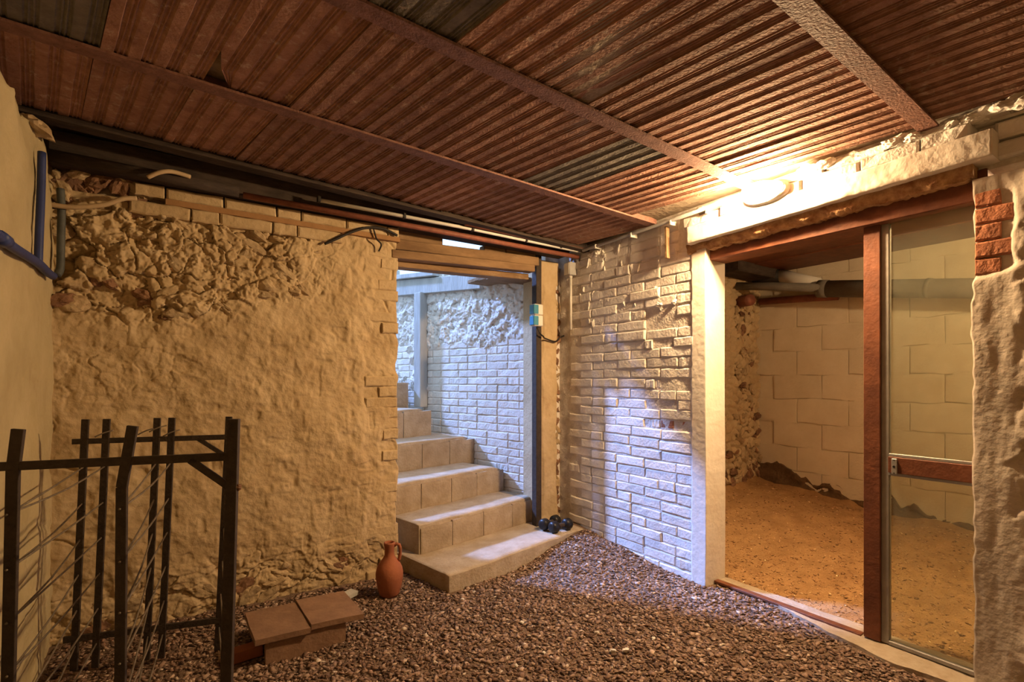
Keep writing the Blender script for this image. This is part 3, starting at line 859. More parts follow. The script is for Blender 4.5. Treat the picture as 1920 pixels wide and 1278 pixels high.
while z < 1.50:
    s = 0.02 - (0.13 if n % 2 else 0)
    while s < 2.0:
        L = 0.255 if rw_.random() < 0.75 else 0.128
        s0, s1 = max(s, 0.0), s + L
        if s1 - s0 > 0.05:
            p = well_pt((s0 + s1) / 2, z + 0.033, -0.029 + rw_.uniform(-0.0015, 0.0015))
            link('brick', rw_.choice(BRICK_WHITE), None, wall_stair, p, (0, 0, ang + math.pi), (s1 - s0 - 0.004, 0.07, 0.0625))
        s = s1
    z += 0.0665; n += 1
for i in range(80):
    s = rw_.uniform(0.15, 2.4); z = rw_.uniform(1.52, 2.06); sz = rw_.uniform(0.035, 0.085)
    if z < 1.5 + 0.03 * s: continue
    link('stone', rw_.choice(STONE_WH), None, wall_stair, well_pt(s, z, -0.004), (rw_.uniform(-.4, .4), rw_.uniform(-.8, .8), rw_.uniform(-.4, .4) + ang), (sz * 1.3, sz * 0.55, sz * 0.8))
for i in range(25):
    s = rw_.uniform(1.5, 2.4); z = rw_.uniform(1.1, 1.6); sz = rw_.uniform(0.04, 0.085)
    link('stone', rw_.choice(STONE_WH), None, wall_stair, well_pt(s, z, -0.002), (rw_.uniform(-.5, .5), rw_.uniform(-3, 3), ang), (sz * 1.3, sz * 0.6, sz * 0.8))
wl = slab_mesh('wall_stair_left', (-0.25, 3.30, -0.1), (0, 1, 0), (0, 0, 1), (1, 0, 0), 3.1, 2.36, 40, 40, lambda u, v: 0.004 * fbm(u * 5, v * 5, 3, 205), 0.25)
tag(link('wall_stair_left', wl, M_WHITE), 'white wall closing the stairwell behind the ochre wall', 'wall', kind='structure')
we = slab_mesh('wall_stair_end', (-0.4, 6.25, -0.1), (1, 0, 0), (0, 0, 1), (0, -1, 0), 2.8, 2.36, 40, 40, lambda u, v: 0.004 * fbm(u * 5, v * 5, 3, 206), 0.25)
tag(link('wall_stair_end', we, M_WHITE), 'white wall at the head of the stairs', 'wall', kind='structure')

# pier between the stair opening and the corner
def pil_disp(u, v):
    z = v
    d1, d2, hh = cells(u * 9, v * 6, 27)
    return 0.006 * fbm(u * 9, z * 5, 4, 211) - 0.014 * sstep(0.05, 0.03, u + 0.02 * vnoise(z * 7, z * 0, 0, 212)) * sstep(0.2, -0.2, vnoise(z * 3.3, z * 0, 0, 213)) + 0.002 * fbm(u * 40, v * 40, 2, 214)
pm = slab_mesh('wall_pier', (2.345, 3.10, -0.10), (1, 0, 0), (0, 0, 1), (0, -1, 0), 0.185, 2.24, 34, 260, pil_disp, 0.20,
               lambda u, v: (u + sstep(0.13, 0.185, u) * 0.012 * vnoise(v * 8, v * 0, 0, 215), v))
wall_pier = tag(link('wall_pier', pm, M_PLASTER), 'narrow plastered pier between stairs and brick wall', 'wall', kind='structure')
box('recess_back', (2.52, 3.16, -0.1), (2.66, 3.32, 2.3), M_BROWNSTONE, wall_pier, 0.0)
rp = random.Random(61)
z = 0.1
while z < 2.1:                        # broken brick ends in the recess
    link('stone', rp.choice(STONE_PL if rp.random() < 0.5 else STONE_BR), None, wall_pier, (2.565, 3.17, z), (rp.uniform(-.5, .5), rp.uniform(-3, 3), 0), (0.10, 0.05, 0.07)); z += rp.uniform(0.05, 0.09)

# stairs
stairs = tag(empty('staircase', (1.3, 2.56, 0)), 'worn concrete steps climbing from the gravel to daylight', 'stairs', kind='structure')
E1 = Vector((0.977, 0.211, 0)); R1 = Vector((-0.211, 0.977, 0))
def to_local(p): return Vector((p[0] - 1.3, p[1] - 2.56, p[2]))
# front-left corner, length of the edge, tread depth, bottom, top
STEPS = [((1.310, 2.558), 1.29, 0.66, -0.06, 0.092, 0),
         ((1.300, 2.984), 1.10, 0.62, 0.03, 0.280, 1),
         ((0.145, 3.081), 2.218, 0.72, 0.2, 0.485, 2),
         ((0.145, 3.479), 2.168, 0.76, 0.4, 0.708, 3),
         ((0.145, 3.809), 1.858, 0.90, 0.6, 0.948, 4),
         ((0.145, 4.349), 1.848, 1.70, 0.8, 1.185, 5)]
def step_mesh(c, L, D, z0, z1, k):
    nu, nv, nw = 50, 14, 8
    O = Vector((c[0], c[1], 0))
    def top(u, v):
        nose = 0.006 * vnoise(u * 9 + k * 5, v * 0, 0, 221)
        return 0.004 * fbm(u * 6 + k * 3, v * 6, 3, 222) - 0.006 * sstep(0.04, 0.0, v + nose) - (0.03 * sstep(L - 0.12, L, u) if k in (2, 3, 4) else 0)
    def edge(u, v):
        w = sstep(0.10, 0.0, v)
        return u, v + w * (0.010 * vnoise(u * 7 + k * 11, v * 0, 0, 223) + 0.005 * vnoise(u * 25 + k, v * 0, 0, 224)) + w * (0.09 * sstep(L - 0.16, L, u) if k == 4 or k == 3 else 0)
    me = slab_mesh('step', tuple(to_local((O.x, O.y, z1))), tuple(E1), tuple(R1), (0, 0, 1), L, D, nu, nv, top, z1 - z0, edge)
    return me
rst = random.Random(71)
E_ang = math.atan2(E1.y, E1.x)
for k, (c, L, D, z0, z1, i) in enumerate(STEPS):
    st = link('step', step_mesh(c, L, D, z0, z1, k), M_CONC, stairs)
    if k == 0:
        s = 0.0; zl = 0.0
    zb = STEPS[k - 1][4] if k else 0.0
    s = 0.008
    if k == 0: continue
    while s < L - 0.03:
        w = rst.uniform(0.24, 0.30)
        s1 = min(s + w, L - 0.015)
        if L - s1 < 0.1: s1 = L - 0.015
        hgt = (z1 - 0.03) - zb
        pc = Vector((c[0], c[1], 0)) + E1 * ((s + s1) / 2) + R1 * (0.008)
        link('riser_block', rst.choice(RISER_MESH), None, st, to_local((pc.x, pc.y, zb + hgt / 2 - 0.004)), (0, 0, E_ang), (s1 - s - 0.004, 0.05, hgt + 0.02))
        s = s1

# timbers over the stair opening
lint = tag(empty('stair_lintel', (1.15, 3.05, 1.95)), 'stacked old timber boards spanning the top of the stair opening', 'lintel')
def lb(name, a, b, w, d, m):
    a = Vector(a) - Vector((1.15, 3.05, 1.95)); b = Vector(b) - Vector((1.15, 3.05, 1.95))
    return bar(name, a, b, w, d, m, lint, (0, 0, 1), 0.004)
lb('board', (1.13, 3.07, 2.065), (2.30, 3.07, 2.105), 0.065, 0.08, M_OLDWOOD)
lb('board', (1.13, 3.04, 1.995), (2.24, 3.04, 2.040), 0.052, 0.08, M_OLDWOOD)
lb('board', (1.13, 3.13, 1.955), (2.24, 3.13, 1.990), 0.045, 0.10, M_OLDWOOD)
lb('board', (2.02, 3.27, 2.00), (2.38, 3.27, 2.00), 0.03, 0.16, M_OLDWOOD)
lb('board', (2.06, 3.45, 2.025), (2.36, 3.45, 2.025), 0.03, 0.17, M_OLDWOOD)
lb('board', (2.08, 3.65, 2.04), (2.32, 3.65, 2.04), 0.03, 0.2, M_OLDWOOD)
lb('board', (0.95, 3.30, 2.42), (2.32, 3.30, 2.42), 0.36, 0.03, M_OLDWOOD)  # unseen board, added behind the slit to stop sun leaking through
for (x, w) in ((1.32, 0.37), (1.92, 0.18), (2.15, 0.27)):
    box('wedge', (x - w / 2 - 1.15, 0.0, 0.11 + 0.035 * (x - 1.15)), (x + w / 2 - 1.15, 0.075, 0.215), M_OLDWOOD, lint, 0.006)

# blackened timber on the wall top, running above the stair opening
tb = box('wall_plate', (-0.45, 2.93, 2.158), (2.52, 3.07, 2.30), M_DARKWOOD, None, 0.006)
tag(tb, 'blackened timber plate lying along the top of the ochre wall', 'timber')

# dark steel post beside the pier
tag(bar('steel_post', (2.318, 3.085, 0.07), (2.318, 3.085, 2.16), 0.05, 0.06, M_STEEL, None, (1, 0, 0), 0.003), 'tall dark steel post standing at the right side of the stairs', 'post')

# grey timber frame at the stair head
def wbar(name, s0, s1, z0a, z1a, z0b, z1b, off, th, m):
    bm = bmesh.new(); vv = []
    for s, za, zb in ((s0, z0a, z1a), (s1, z0b, z1b)):
        for o, zz in ((off, za), (off + th, za), (off + th, zb), (off, zb)):
            vv.append(bm.verts.new(well_pt(s, zz, o)))
    for q in ((0,1,2,3),(7,6,5,4),(0,4,5,1),(1,5,6,2),(2,6,7,3),(3,7,4,0)):
        bm.faces.new([vv[i] for i in q])
    return bm_obj(name, bm, m, None, 0.004)
tag(wbar('grey_board', 0.69, 2.30, 2.005, 2.135, 2.11, 2.28, 0.0, 0.06, M_GREYWOOD), 'weathered blue grey board sloping along the stairwell wall top', 'board')
tag(wbar('sill_board', 1.30, 2.40, 2.20, 2.245, 2.285, 2.33, -0.02, 0.12, M_GREYWOOD), 'thin pale board lying on top of the sloping grey board', 'board')
pp = well_pt(1.55, 0, 0.055)
tag(bar('timber_post', (pp.x, pp.y, 0.94), (pp.x, pp.y, 2.068), 0.11, 0.09, M_GREYWOOD, None, tuple(WD), 0.006), 'upright weathered grey post standing on the upper steps', 'post')
sb = well_pt(2.05, 2.30, 0.03)
tag(box('wood_block', (-0.05, -0.04, 0), (0.05, 0.04, 0.06), M_GREYWOOD, None, 0.004, loc=(sb.x, sb.y, 2.305), rot=(0, 0, ang)), 'small wood block sitting on the pale board at the stair head', 'block')

# ---- glazed door
door = tag(empty('door_1', (2.69, 0.99, 0.0)), 'half glazed door with brown metal stile and clear panes', 'door', kind='structure')
def dbox(name, y0, y1, z0, z1, x0, x1, m, parent=door, bev=0.002):
    return box(name, (x0 - 2.69, y0 - 0.99, z0), (x1 - 2.69, y1 - 0.99, z1), m, parent, bev)
dbox('stile', 0.952, 1.018, 0.012, 1.915, 2.67, 2.715, M_WOOD)
dbox('stile_strip', 0.922, 0.952, 0.012, 1.915, 2.682, 2.712, M_ALU)
dbox('middle_rail', 0.56, 0.922, 0.79, 0.862, 2.672, 2.714, M_WOOD)
dbox('glazing_bead', 0.56, 0.922, 0.862, 0.876, 2.680, 2.704, M_ALU)
dbox('glazing_bead', 0.56, 0.922, 0.776, 0.790, 2.680, 2.704, M_ALU)
dbox('bottom_rail', 0.56, 0.922, 0.012, 0.030, 2.678, 2.706, M_ALU)
dbox('glass_pane', 0.56, 0.922, 0.876, 1.915, 2.690, 2.694, M_GLASS, bev=0.0)
dbox('glass_pane', 0.56, 0.922, 0.030, 0.776, 2.690, 2.694, M_GLASS, bev=0.0)
pl_ = dbox('lock_plate', 0.886, 0.907, 0.786, 0.856, 2.664, 2.673, M_ALU)
for zc, r in ((0.82, 0.0055), (0.85, 0.0025), (0.792, 0.0025)):
    V, Fc = tube_geo([(2.6632 - 2.69, 0.8965 - 0.99, zc), (2.6645 - 2.69, 0.8965 - 0.99, zc)], r, 10)
    me = mesh('keyhole', V, Fc); fix_normals(me); link('keyhole', me, M_RUBBER, pl_)

# ================================================================== OBJECTS
# ---- wall lamp
lamp = tag(empty('bulkhead_lamp', (2.535, 1.405, 2.165)), 'glowing oval bulkhead lamp fixed on the white lintel over the doorway', 'lamp')
def oval(nm, hx, hy, hz, m, off, seg=24, rings=8):
    V, Fc = [], []
    for j in range(rings + 1):
        t = j / rings * math.pi / 2
        for k in range(seg):
            a = 2 * math.pi * k / seg
            ca, sa = math.cos(a), math.sin(a)
            ca = math.copysign(abs(ca) ** 0.7, ca); sa = math.copysign(abs(sa) ** 0.8, sa)
            V.append((off - hx * math.sin(t), hy * ca * math.cos(t) ** 0.5, hz * sa * math.cos(t) ** 0.5))
    for j in range(rings):
        for k in range(seg):
            Fc.append((j*seg+k, j*seg+(k+1)%seg, (j+1)*seg+(k+1)%seg, (j+1)*seg+k))
    Fc.append(tuple(range(seg)))
    me = mesh(nm, V, Fc, True); fix_normals(me); return link(nm, me, m, lamp)
oval('diffuser', 0.100, 0.088, 0.042, emit('lamp_glass', LAMP_COLOR, LAMP_STRENGTH), -0.034)
oval('base', 0.036, 0.120, 0.052, M_WPLAST, 0.0, rings=3)
V, Fc = tube_geo([(-0.034, 0.104 * math.cos(a), 0.047 * math.sin(a)) for a in [2 * math.pi * i / 32 for i in range(33)]], 0.006, 6, False)
me = mesh('rim', V, Fc, True); link('rim', me, M_WPLAST, lamp)

# ---- lamp of the next room, out of the picture
lamp2 = tag(empty('ceiling_bulb_offscreen', (3.35, 0.15, 2.16)), 'bare bulb on the boarded ceiling of the next room', 'lamp')
lathe('socket', [(0.022, 0.0), (0.022, -0.05), (0.016, -0.055)], M_WPLAST, lamp2, 14)
lathe('bulb_offscreen', [(0.014, -0.055), (0.02, -0.07), (0.032, -0.095), (0.034, -0.115), (0.024, -0.138), (0.004, -0.146)], emit('bulb_glass', LAMP_COLOR, LAMP2_STRENGTH), lamp2, 16)

# ---- iron rack
rack = tag(empty('iron_rack', (-0.1, 2.1, 0.0)), 'dark iron bottle rack with wire rods standing against the left wall', 'rack')
RO = Vector((-0.1, 2.1, 0.0))
def rl(p): return Vector(p) - RO
fdir = Vector((-0.934, 0.357, 0)).normalized()
def rbar(name, a, b, w, d): return bar(name, rl(a), rl(b), w, d, M_STEEL, rack, tuple(fdir), 0.001)
def fr(s, z): p = Vector((0.150, 1.710, 0)) + fdir * s; return (p.x, p.y, z)
bdir = Vector((-0.959, 0.284, 0)).normalized()
def bk(s, z): p = Vector((0.207, 2.540, 0)) + bdir * s; return (p.x, p.y, z)
# front frame
rbar('post', fr(0.025, 0.0), fr(-0.002, 1.09), 0.030, 0.024)
rbar('post', fr(0.295, 0.0), fr(0.289, 0.90), 0.027, 0.012)
rbar('post', fr(0.289, 0.90), fr(0.262, 1.075), 0.027, 0.012)
rbar('post', fr(0.566, 0.0), fr(0.548, 0.96), 0.030, 0.012)
rbar('post', fr(0.548, 0.96), fr(0.536, 1.072), 0.030, 0.012)
rbar('rail', fr(-0.012, 0.979), fr(0.615, 0.972), 0.012, 0.022) if False else bar('rail', rl(fr(-0.012, 0.979)), rl(fr(0.612, 0.970)), 0.024, 0.010, M_STEEL, rack, (0, 0, 1), 0.001)
bar('rail', rl(fr(-0.01, 0.10)), rl(fr(0.612, 0.10)), 0.024, 0.010, M_STEEL, rack, (0, 0, 1), 0.001)
bar('brace', rl(fr(0.115, 0.972)), rl(fr(0.008, 0.885)), 0.020, 0.010, M_STEEL, rack, (0, 0, 1), 0.001)
link('bolt', STONE_BR[0].copy(), None, rack, rl(fr(-0.014, 0.885)), None, (0.016, 0.016, 0.018))
# back frame
BPX = [(0.0, 0.045), (0.218, 0.258), (0.272, 0.312), (0.452, 0.492), (0.525, 0.565)]
for (s0, s1) in BPX:
    rbar('post', bk(s1, 0.02), bk(s0, 1.045), 0.026, 0.010)
bar('rail', rl(bk(-0.01, 0.955)), rl(bk(0.57, 0.955)), 0.022, 0.010, M_STEEL, rack, (0, 0, 1), 0.001)
bar('rail', rl(bk(0.03, 0.15)), rl(bk(0.60, 0.15)), 0.026, 0.010, M_STEEL, rack, (0, 0, 1), 0.001)
bar('brace', rl(bk(0.125, 0.955)), rl(bk(0.012, 0.87)), 0.018, 0.008, M_STEEL, rack, (0, 0, 1), 0.001)
def lerp(a, b, t): return a + (b - a) * t
for zr in (0.85, 0.70, 0.555, 0.41, 0.265, 0.12):
    for (bi, fs) in ((0, 0.02), (1, 0.293), (2, 0.293), (4, 0.56), (3, 0.56)):
        s0, s1 = BPX[bi]
        bs = lerp(s1, s0, zr / 1.03)
        a = Vector(bk(bs, zr)); b = Vector(fr(fs, zr - 0.01)); m_ = (a + b) / 2 + Vector((0.004, 0, -0.006 + 0.008 * math.sin(bi * 3 + zr * 9)))
        tube('rod', catmull([rl(a + (a - b).normalized() * 0.02), rl(m_), rl(b - (a - b).normalized() * 0.012)], 3), 0.0032, M_ROD, rack, 5)
for s, zz in ((0.31, 0.99), (0.46, 0.985), (0.27, 1.0), (0.22, 0.98)):
    p = Vector(bk(s, zz))
    tube('wire_tie', catmull([rl(p + Vector((-0.03, -0.01, -0.012))), rl(p + Vector((0, -0.014, 0.004))), rl(p + Vector((0.03, -0.008, 0.012)))], 4), 0.0028, M_ROD, rack, 5)

# ---- terracotta jug
jug = tag(empty('clay_jug', (1.015, 2.735, float(floor_h(1.015, 2.735)) + 0.004)), 'orange terracotta jug with one handle by the foot of the wall', 'jug')
lathe('body', [(0.001, 0.0), (0.050, 0.0), (0.056, 0.012), (0.068, 0.055), (0.075, 0.100), (0.076, 0.125), (0.071, 0.152), (0.058, 0.180), (0.040, 0.203), (0.029, 0.220),
               (0.026, 0.240), (0.0265, 0.262), (0.029, 0.280), (0.0315, 0.290), (0.030, 0.297), (0.024, 0.297), (0.022, 0.285), (0.020, 0.25), (0.001, 0.248)], M_JUG, jug, 36)
hd = Vector((0.93, -0.36, 0)).normalized()
tube('handle', [hd * r + Vector((0, 0, z)) for r, z in ((0.020, 0.272), (0.040, 0.285), (0.054, 0.278), (0.060, 0.255), (0.059, 0.225), (0.055, 0.200), (0.046, 0.188))],
     [0.009, 0.0095, 0.0095, 0.009, 0.009, 0.0095, 0.011], M_JUG, jug, 10)

# ---- clay slabs forming a low box by the wall
def slab_thing(name, p0, p1, loc, rot, label, m=M_CLAY, group=None):
    bm = bmesh.new(); box_bm(bm, p0, p1)
    bmesh.ops.subdivide_edges(bm, edges=list(bm.edges), cuts=3, use_grid_fill=True)
    for v in bm.verts:
        v.co += Vector((vnoise(v.co.x * 9 + loc[0] * 30, v.co.y * 9, v.co.z * 9, 301), vnoise(v.co.y * 9, v.co.x * 9, 2, 302), vnoise(v.co.x * 8, v.co.y * 8, loc[0] * 9, 303))) * 0.0022
    return tag(bm_obj(name, bm, m, None, 0.0, loc=loc, rot=rot), label, 'tile', group)
slab_thing('clay_slab', (-0.112, -0.155, 0), (0.112, 0.155, 0.024), (0.395, 2.505, 0.085), (0.0, 0.03, 0.02), 'brown clay slab lying flat beside the iron rack')
slab_thing('clay_slab', (-0.118, -0.155, 0), (0.118, 0.155, 0.024), (0.628, 2.515, 0.083), (0.0, 0.05, 0.02), 'brown clay slab lying flat nearer the jug')
slab_thing('clay_slab', (-0.17, -0.014, -0.02), (0.17, 0.014, 0.094), (0.50, 2.385, -0.004), (0.0, 0, 0.03), 'clay slab on edge propping the front of the flat slabs')
slab_thing('clay_slab', (-0.19, -0.014, -0.02), (0.19, 0.014, 0.094), (0.50, 2.66, -0.004), (0.0, 0, 0.02), 'clay slab on edge behind the flat slabs against the wall')
slab_thing('clay_brick', (-0.065, -0.03, 0), (0.065, 0.03, 0.045), (0.262, 2.475, -0.008), (0.0, 0, 0.10), 'orange brick end poking out between rack and clay slabs', M_JUG)
slab_thing('wood_scrap', (-0.05, -0.03, 0), (0.05, 0.03, 0.02), (0.80, 2.80, 0.01), (0.05, 0, 0.5), 'pale scrap of board at the wall foot behind the slabs', M_GREYWOOD)

# ---- dumbbells on the lowest step
def dumbbell(loc, rz, label):
    d = tag(empty('dumbbell', loc, rz), label, 'dumbbell', 'black dumbbells on the lowest step')
    o = lathe('handle', [(0.014, -0.06), (0.016, -0.03), (0.018, 0), (0.016, 0.03), (0.014, 0.06)], M_STEEL, d, 14, (0, 0, 0.042), (0, math.pi / 2, 0))
    for s in (-1, 1):
        lathe('head', [(0.018, -0.034), (0.034, -0.030), (0.0415, -0.018), (0.042, 0.0), (0.0415, 0.018), (0.034, 0.030), (0.018, 0.034)], M_RUBBER, d, 18, (s * 0.066, 0, 0.042), (0, math.pi / 2, 0))
    return d
dumbbell((2.372, 2.862, 0.092), math.radians(4), 'black rubber dumbbell lying on the lowest step nearer the tread edge')
dumbbell((2.352, 2.965, 0.094), math.radians(14), 'black rubber dumbbell lying behind the other by the pier')

# ---- switches on the post
sw = tag(empty('switch_box', (2.275, 3.035, 1.695)), 'pair of white surface switches with blue covers at the stair opening', 'switch')
for dz in (0.042, -0.042):
    b = box('housing', (-0.035, -0.03, dz - 0.040), (0.045, 0.03, dz + 0.040), M_WPLAST, sw, 0.005)
    box('cover', (-0.046, -0.034, dz - 0.034), (-0.0, -0.028, dz + 0.034), M_SWBLUE, b, 0.003)
    box('cover', (-0.046, -0.030, dz - 0.034), (-0.034, 0.024, dz + 0.034), M_SWBLUE, b, 0.003)
tag(tube('cable', catmull([(2.28, 3.03, 1.61), (2.30, 3.02, 1.56), (2.345, 3.036, 1.538), (2.39, 3.075, 1.53), (2.50, 3.085, 1.51), (2.545, 3.09, 1.54), (2.58, 3.07, 1.56)], 6), 0.006, M_CABLE, None, 7),
    'black cable looping from the switches across the pier', 'cable')
# ---- junction box and conduit in the corner
jb = tag(empty('junction_box', (2.575, 2.985, 2.07)), 'grey junction box in the wall corner with a conduit below', 'electrical box')
box('box', (-0.04, -0.035, -0.05), (0.03, 0.035, 0.05), M_GPLAST, jb, 0.004)
box('lid', (-0.045, -0.030, -0.045), (-0.039, 0.030, 0.045), M_WPLAST, jb, 0.003)
tube('spigot', [(0.0, 0.0, -0.05), (0.0, 0.0, -0.066)], 0.013, M_WPLAST, jb, 10)
tube('conduit', [(0.0, 0.0, -0.066), (0.0, 0.0, -0.26), (0.001, 0.0, -0.47)], 0.010, M_WPLAST, jb, 10)
tube('feed', catmull([(0.0, 0.0, 0.05), (0.012, 0.0, 0.075), (0.02, 0.0, 0.10)], 4), 0.009, M_GPLAST, jb, 8)
# ---- conduit along the top of the brick wall
cg = tag(empty('grey_conduit', (2.535, 2.72, 2.175)), 'grey conduit clipped along the top of the brick wall', 'conduit')
co = Vector((2.535, 2.72, 2.175))
cp = [Vector((2.535, 2.80, 2.172)), Vector((2.535, 2.4, 2.178)), Vector((2.535, 2.02, 2.185)), Vector((2.525, 1.56, 2.192))]
tube('pipe', [p - co for p in cp], 0.011, M_GPLAST, cg, 10)
for t in (2.66, 2.32, 2.0, 1.75):
    box('clip', (-0.013 - 0.0, t - 0.006 - co.y, -0.018), (0.05, t + 0.006 - co.y, 0.012), M_WPLAST, cg, 0.002)
# ---- little strip beside the lintel
st_ = tag(bar('wood_strip', (2.555, 2.045, 1.965), (2.562, 2.055, 2.165), 0.016, 0.03, M_OLDWOOD, None, (0, 1, 0), 0.002), 'thin wooden strip hanging upright at the end of the white lintel', 'strip')

# ---- white conduit and brown pipe along the top of the ochre wall
wc = tag(empty('white_conduit', (0.66, 2.855, 2.18)), 'long thin white conduit clipped below the blackened beam', 'conduit')
o0 = Vector((0.66, 2.855, 2.18))
tube('pipe', [Vector((0.66, 2.855, 2.188)) - o0, Vector((1.6, 2.855, 2.190)) - o0, Vector((2.56, 2.855, 2.178)) - o0], 0.0105, M_WPLAST, wc, 10)
for x in (0.66, 1.15, 1.62, 2.05, 2.36):
    box('clip', (x - 0.008 - o0.x, -0.016, -0.006), (x + 0.008 - o0.x, 0.016, 0.026), M_CABLE, wc, 0.002)
tag(tube('brown_pipe', [(0.30, 2.905, 2.155), (1.5, 2.905, 2.153), (2.58, 2.905, 2.150)], 0.016, M_BROWNPIPE, None, 10), 'red brown iron pipe running below the white conduit', 'pipe')
tag(tube('brown_pipe', [(1.55, 2.825, 2.205), (2.1, 2.825, 2.198), (2.56, 2.825, 2.188)], 0.012, M_BROWNPIPE, None, 10), 'thinner red brown pipe tight under the tiles by the corner', 'pipe')
tag(tube('black_pipe', [(-0.44, 2.90, 2.175), (0.0, 2.90, 2.17), (0.28, 2.90, 2.165)], 0.026, M_DARKWOOD, None, 12), 'sooty black pipe along the top of the ochre wall', 'pipe')

# ---- hoses and cables at the left
bc = tag(empty('blue_conduit', (XL + 0.02, 2.6, 1.65)), 'blue plastic conduit bending along the left wall', 'conduit')
bo = Vector((XL + 0.02, 2.6, 1.65))
tube('pipe', [p - bo for p in catmull([(-0.425, 2.0, 1.63), (-0.425, 2.2, 1.632), (-0.425, 2.45, 1.645), (-0.425, 2.62, 1.652), (-0.425, 2.76, 1.648), (-0.425, 2.88, 1.652)], 5)], 0.0165, M_BLUE, bc, 10)
tube('coupling', [Vector((-0.425, 2.08, 1.631)) - bo, Vector((-0.425, 2.15, 1.632)) - bo], 0.021, M_BLUE, bc, 10)
tube('riser', [p - bo for p in catmull([(-0.425, 2.60, 1.655), (-0.425, 2.615, 1.75), (-0.425, 2.65, 1.95), (-0.425, 2.665, 2.10)], 4)], 0.0135, M_BLUE, bc, 10)
tag(tube('dark_conduit', catmull([(-0.418, 2.93, 1.665), (-0.410, 2.945, 1.70), (-0.408, 2.945, 1.80), (-0.406, 2.945, 1.95), (-0.41, 2.95, 2.05)], 5), 0.0145, M_DKBLUE, None, 10), 'dusty dark conduit rising in the corner beside the blue one', 'conduit')
tag(tube('beige_hose', catmull([(-0.44, 2.918, 1.965), (-0.36, 2.918, 1.970), (-0.26, 2.925, 2.002), (-0.19, 2.93, 2.045), (-0.14, 2.94, 2.06)], 5), 0.011, M_BEIGE, None, 8), 'beige hose bridging the corner over the broken stones', 'hose')
tag(tube('pale_hose', catmull([(-0.095, 2.84, 2.135), (-0.05, 2.83, 2.165), (0.0, 2.845, 2.185), (0.07, 2.872, 2.186)], 5), 0.010, M_BEIGE, None, 8), 'short pale hose end sticking out under the black beam', 'hose')
tag(tube('cable', catmull([(0.72, 2.975, 1.985), (0.78, 2.968, 2.02), (0.87, 2.966, 2.075), (0.96, 2.962, 2.115), (1.06, 2.962, 2.125), (1.15, 2.966, 2.10)], 6), 0.008, M_CABLE, None, 7), 'black cable drooping across the brown batten above the wall', 'cable')
tag(tube('cable', catmull([(1.0, 2.963, 2.118), (1.02, 2.966, 2.06), (1.05, 2.968, 2.03), (1.04, 2.985, 1.99)], 5), 0.005, M_CABLE, None, 6), 'thin cable end hanging below the drooping black cable', 'cable')
ck = link('broken_brick', STONE_PL[2].copy(), None, None, (XL + 0.0, 2.70, 2.205), (0.2, 0.5, 0.2), (0.11, 0.12, 0.075))
tag(ck, 'plaster covered brick lump perched on the left wall top', 'brick')

# ---- pipes in the next room
def pipe(name, pts, r, m, label, seg=16): return tag(tube(name, pts, r, m, None, seg), label, 'pipe')
ip = tag(empty('insulated_pipe', (4.3, 1.9, 1.93)), 'thick grey insulated pipe crossing the block wall', 'pipe')
io = Vector((4.3, 1.9, 1.93))
tube('lagging', [Vector((4.30, 1.90, 1.931)) - io, Vector((4.30, 1.37, 1.853)) - io, Vector((4.30, 0.6, 1.74)) - io], 0.066, M_INSUL, ip, 20)
tube('lagging_end', [Vector((4.30, 1.955, 1.939)) - io, Vector((4.30, 1.885, 1.929)) - io], 0.070, M_INSUL, ip, 20)
tube('core_pipe', [Vector((4.30, 1.97, 1.941)) - io, Vector((4.30, 1.95, 1.938)) - io], 0.022, M_WPLAST, ip, 12)
tube('band', [Vector((4.30, 1.26, 1.838)) - io, Vector((4.30, 1.235, 1.834)) - io], 0.070, M_INSUL, ip, 20)
pipe('dark_pipe', [(4.10, 2.54, 2.03), (4.17, 2.25, 1.99), (4.27, 1.90, 1.935)], 0.034, M_INSUL, 'slimmer dark pipe leading into the thick grey pipe', 14)
pipe('white_pipe', [(4.36, 2.30, 2.115), (4.365, 2.15, 2.05), (4.37, 1.99, 1.985)], 0.055, M_WPLAST, 'white plastic pipe slanting down behind the grey pipe')
pipe('black_sleeve', [(4.30, 2.50, 2.11), (4.33, 2.38, 2.11), (4.355, 2.30, 2.11)], 0.062, M_CABLE, 'black sleeve joining the white slanting pipe at the rubble wall')
pipe('rusty_pipe', [(4.405, 2.5, 1.915), (4.41, 2.1, 1.892), (4.41, 1.86, 1.875)], 0.03, M_BROWNPIPE, 'rusty brown pipe under the dark pipe on the block wall')
pipe('pipe_stub', [(4.16, 2.56, 1.90), (4.12, 2.44, 1.895), (4.11, 2.42, 1.894)], 0.05, M_BROWNPIPE, 'short rusty pipe stub poking from the rubble wall', 14)
dk = tag(box('dark_beam', (3.75, 2.30, 2.085), (4.45, 2.52, 2.175), M_DARKWOOD, None, 0.01), 'dark beam above the pipes in the next room corner', 'beam')  # beam in the near-black timber colour

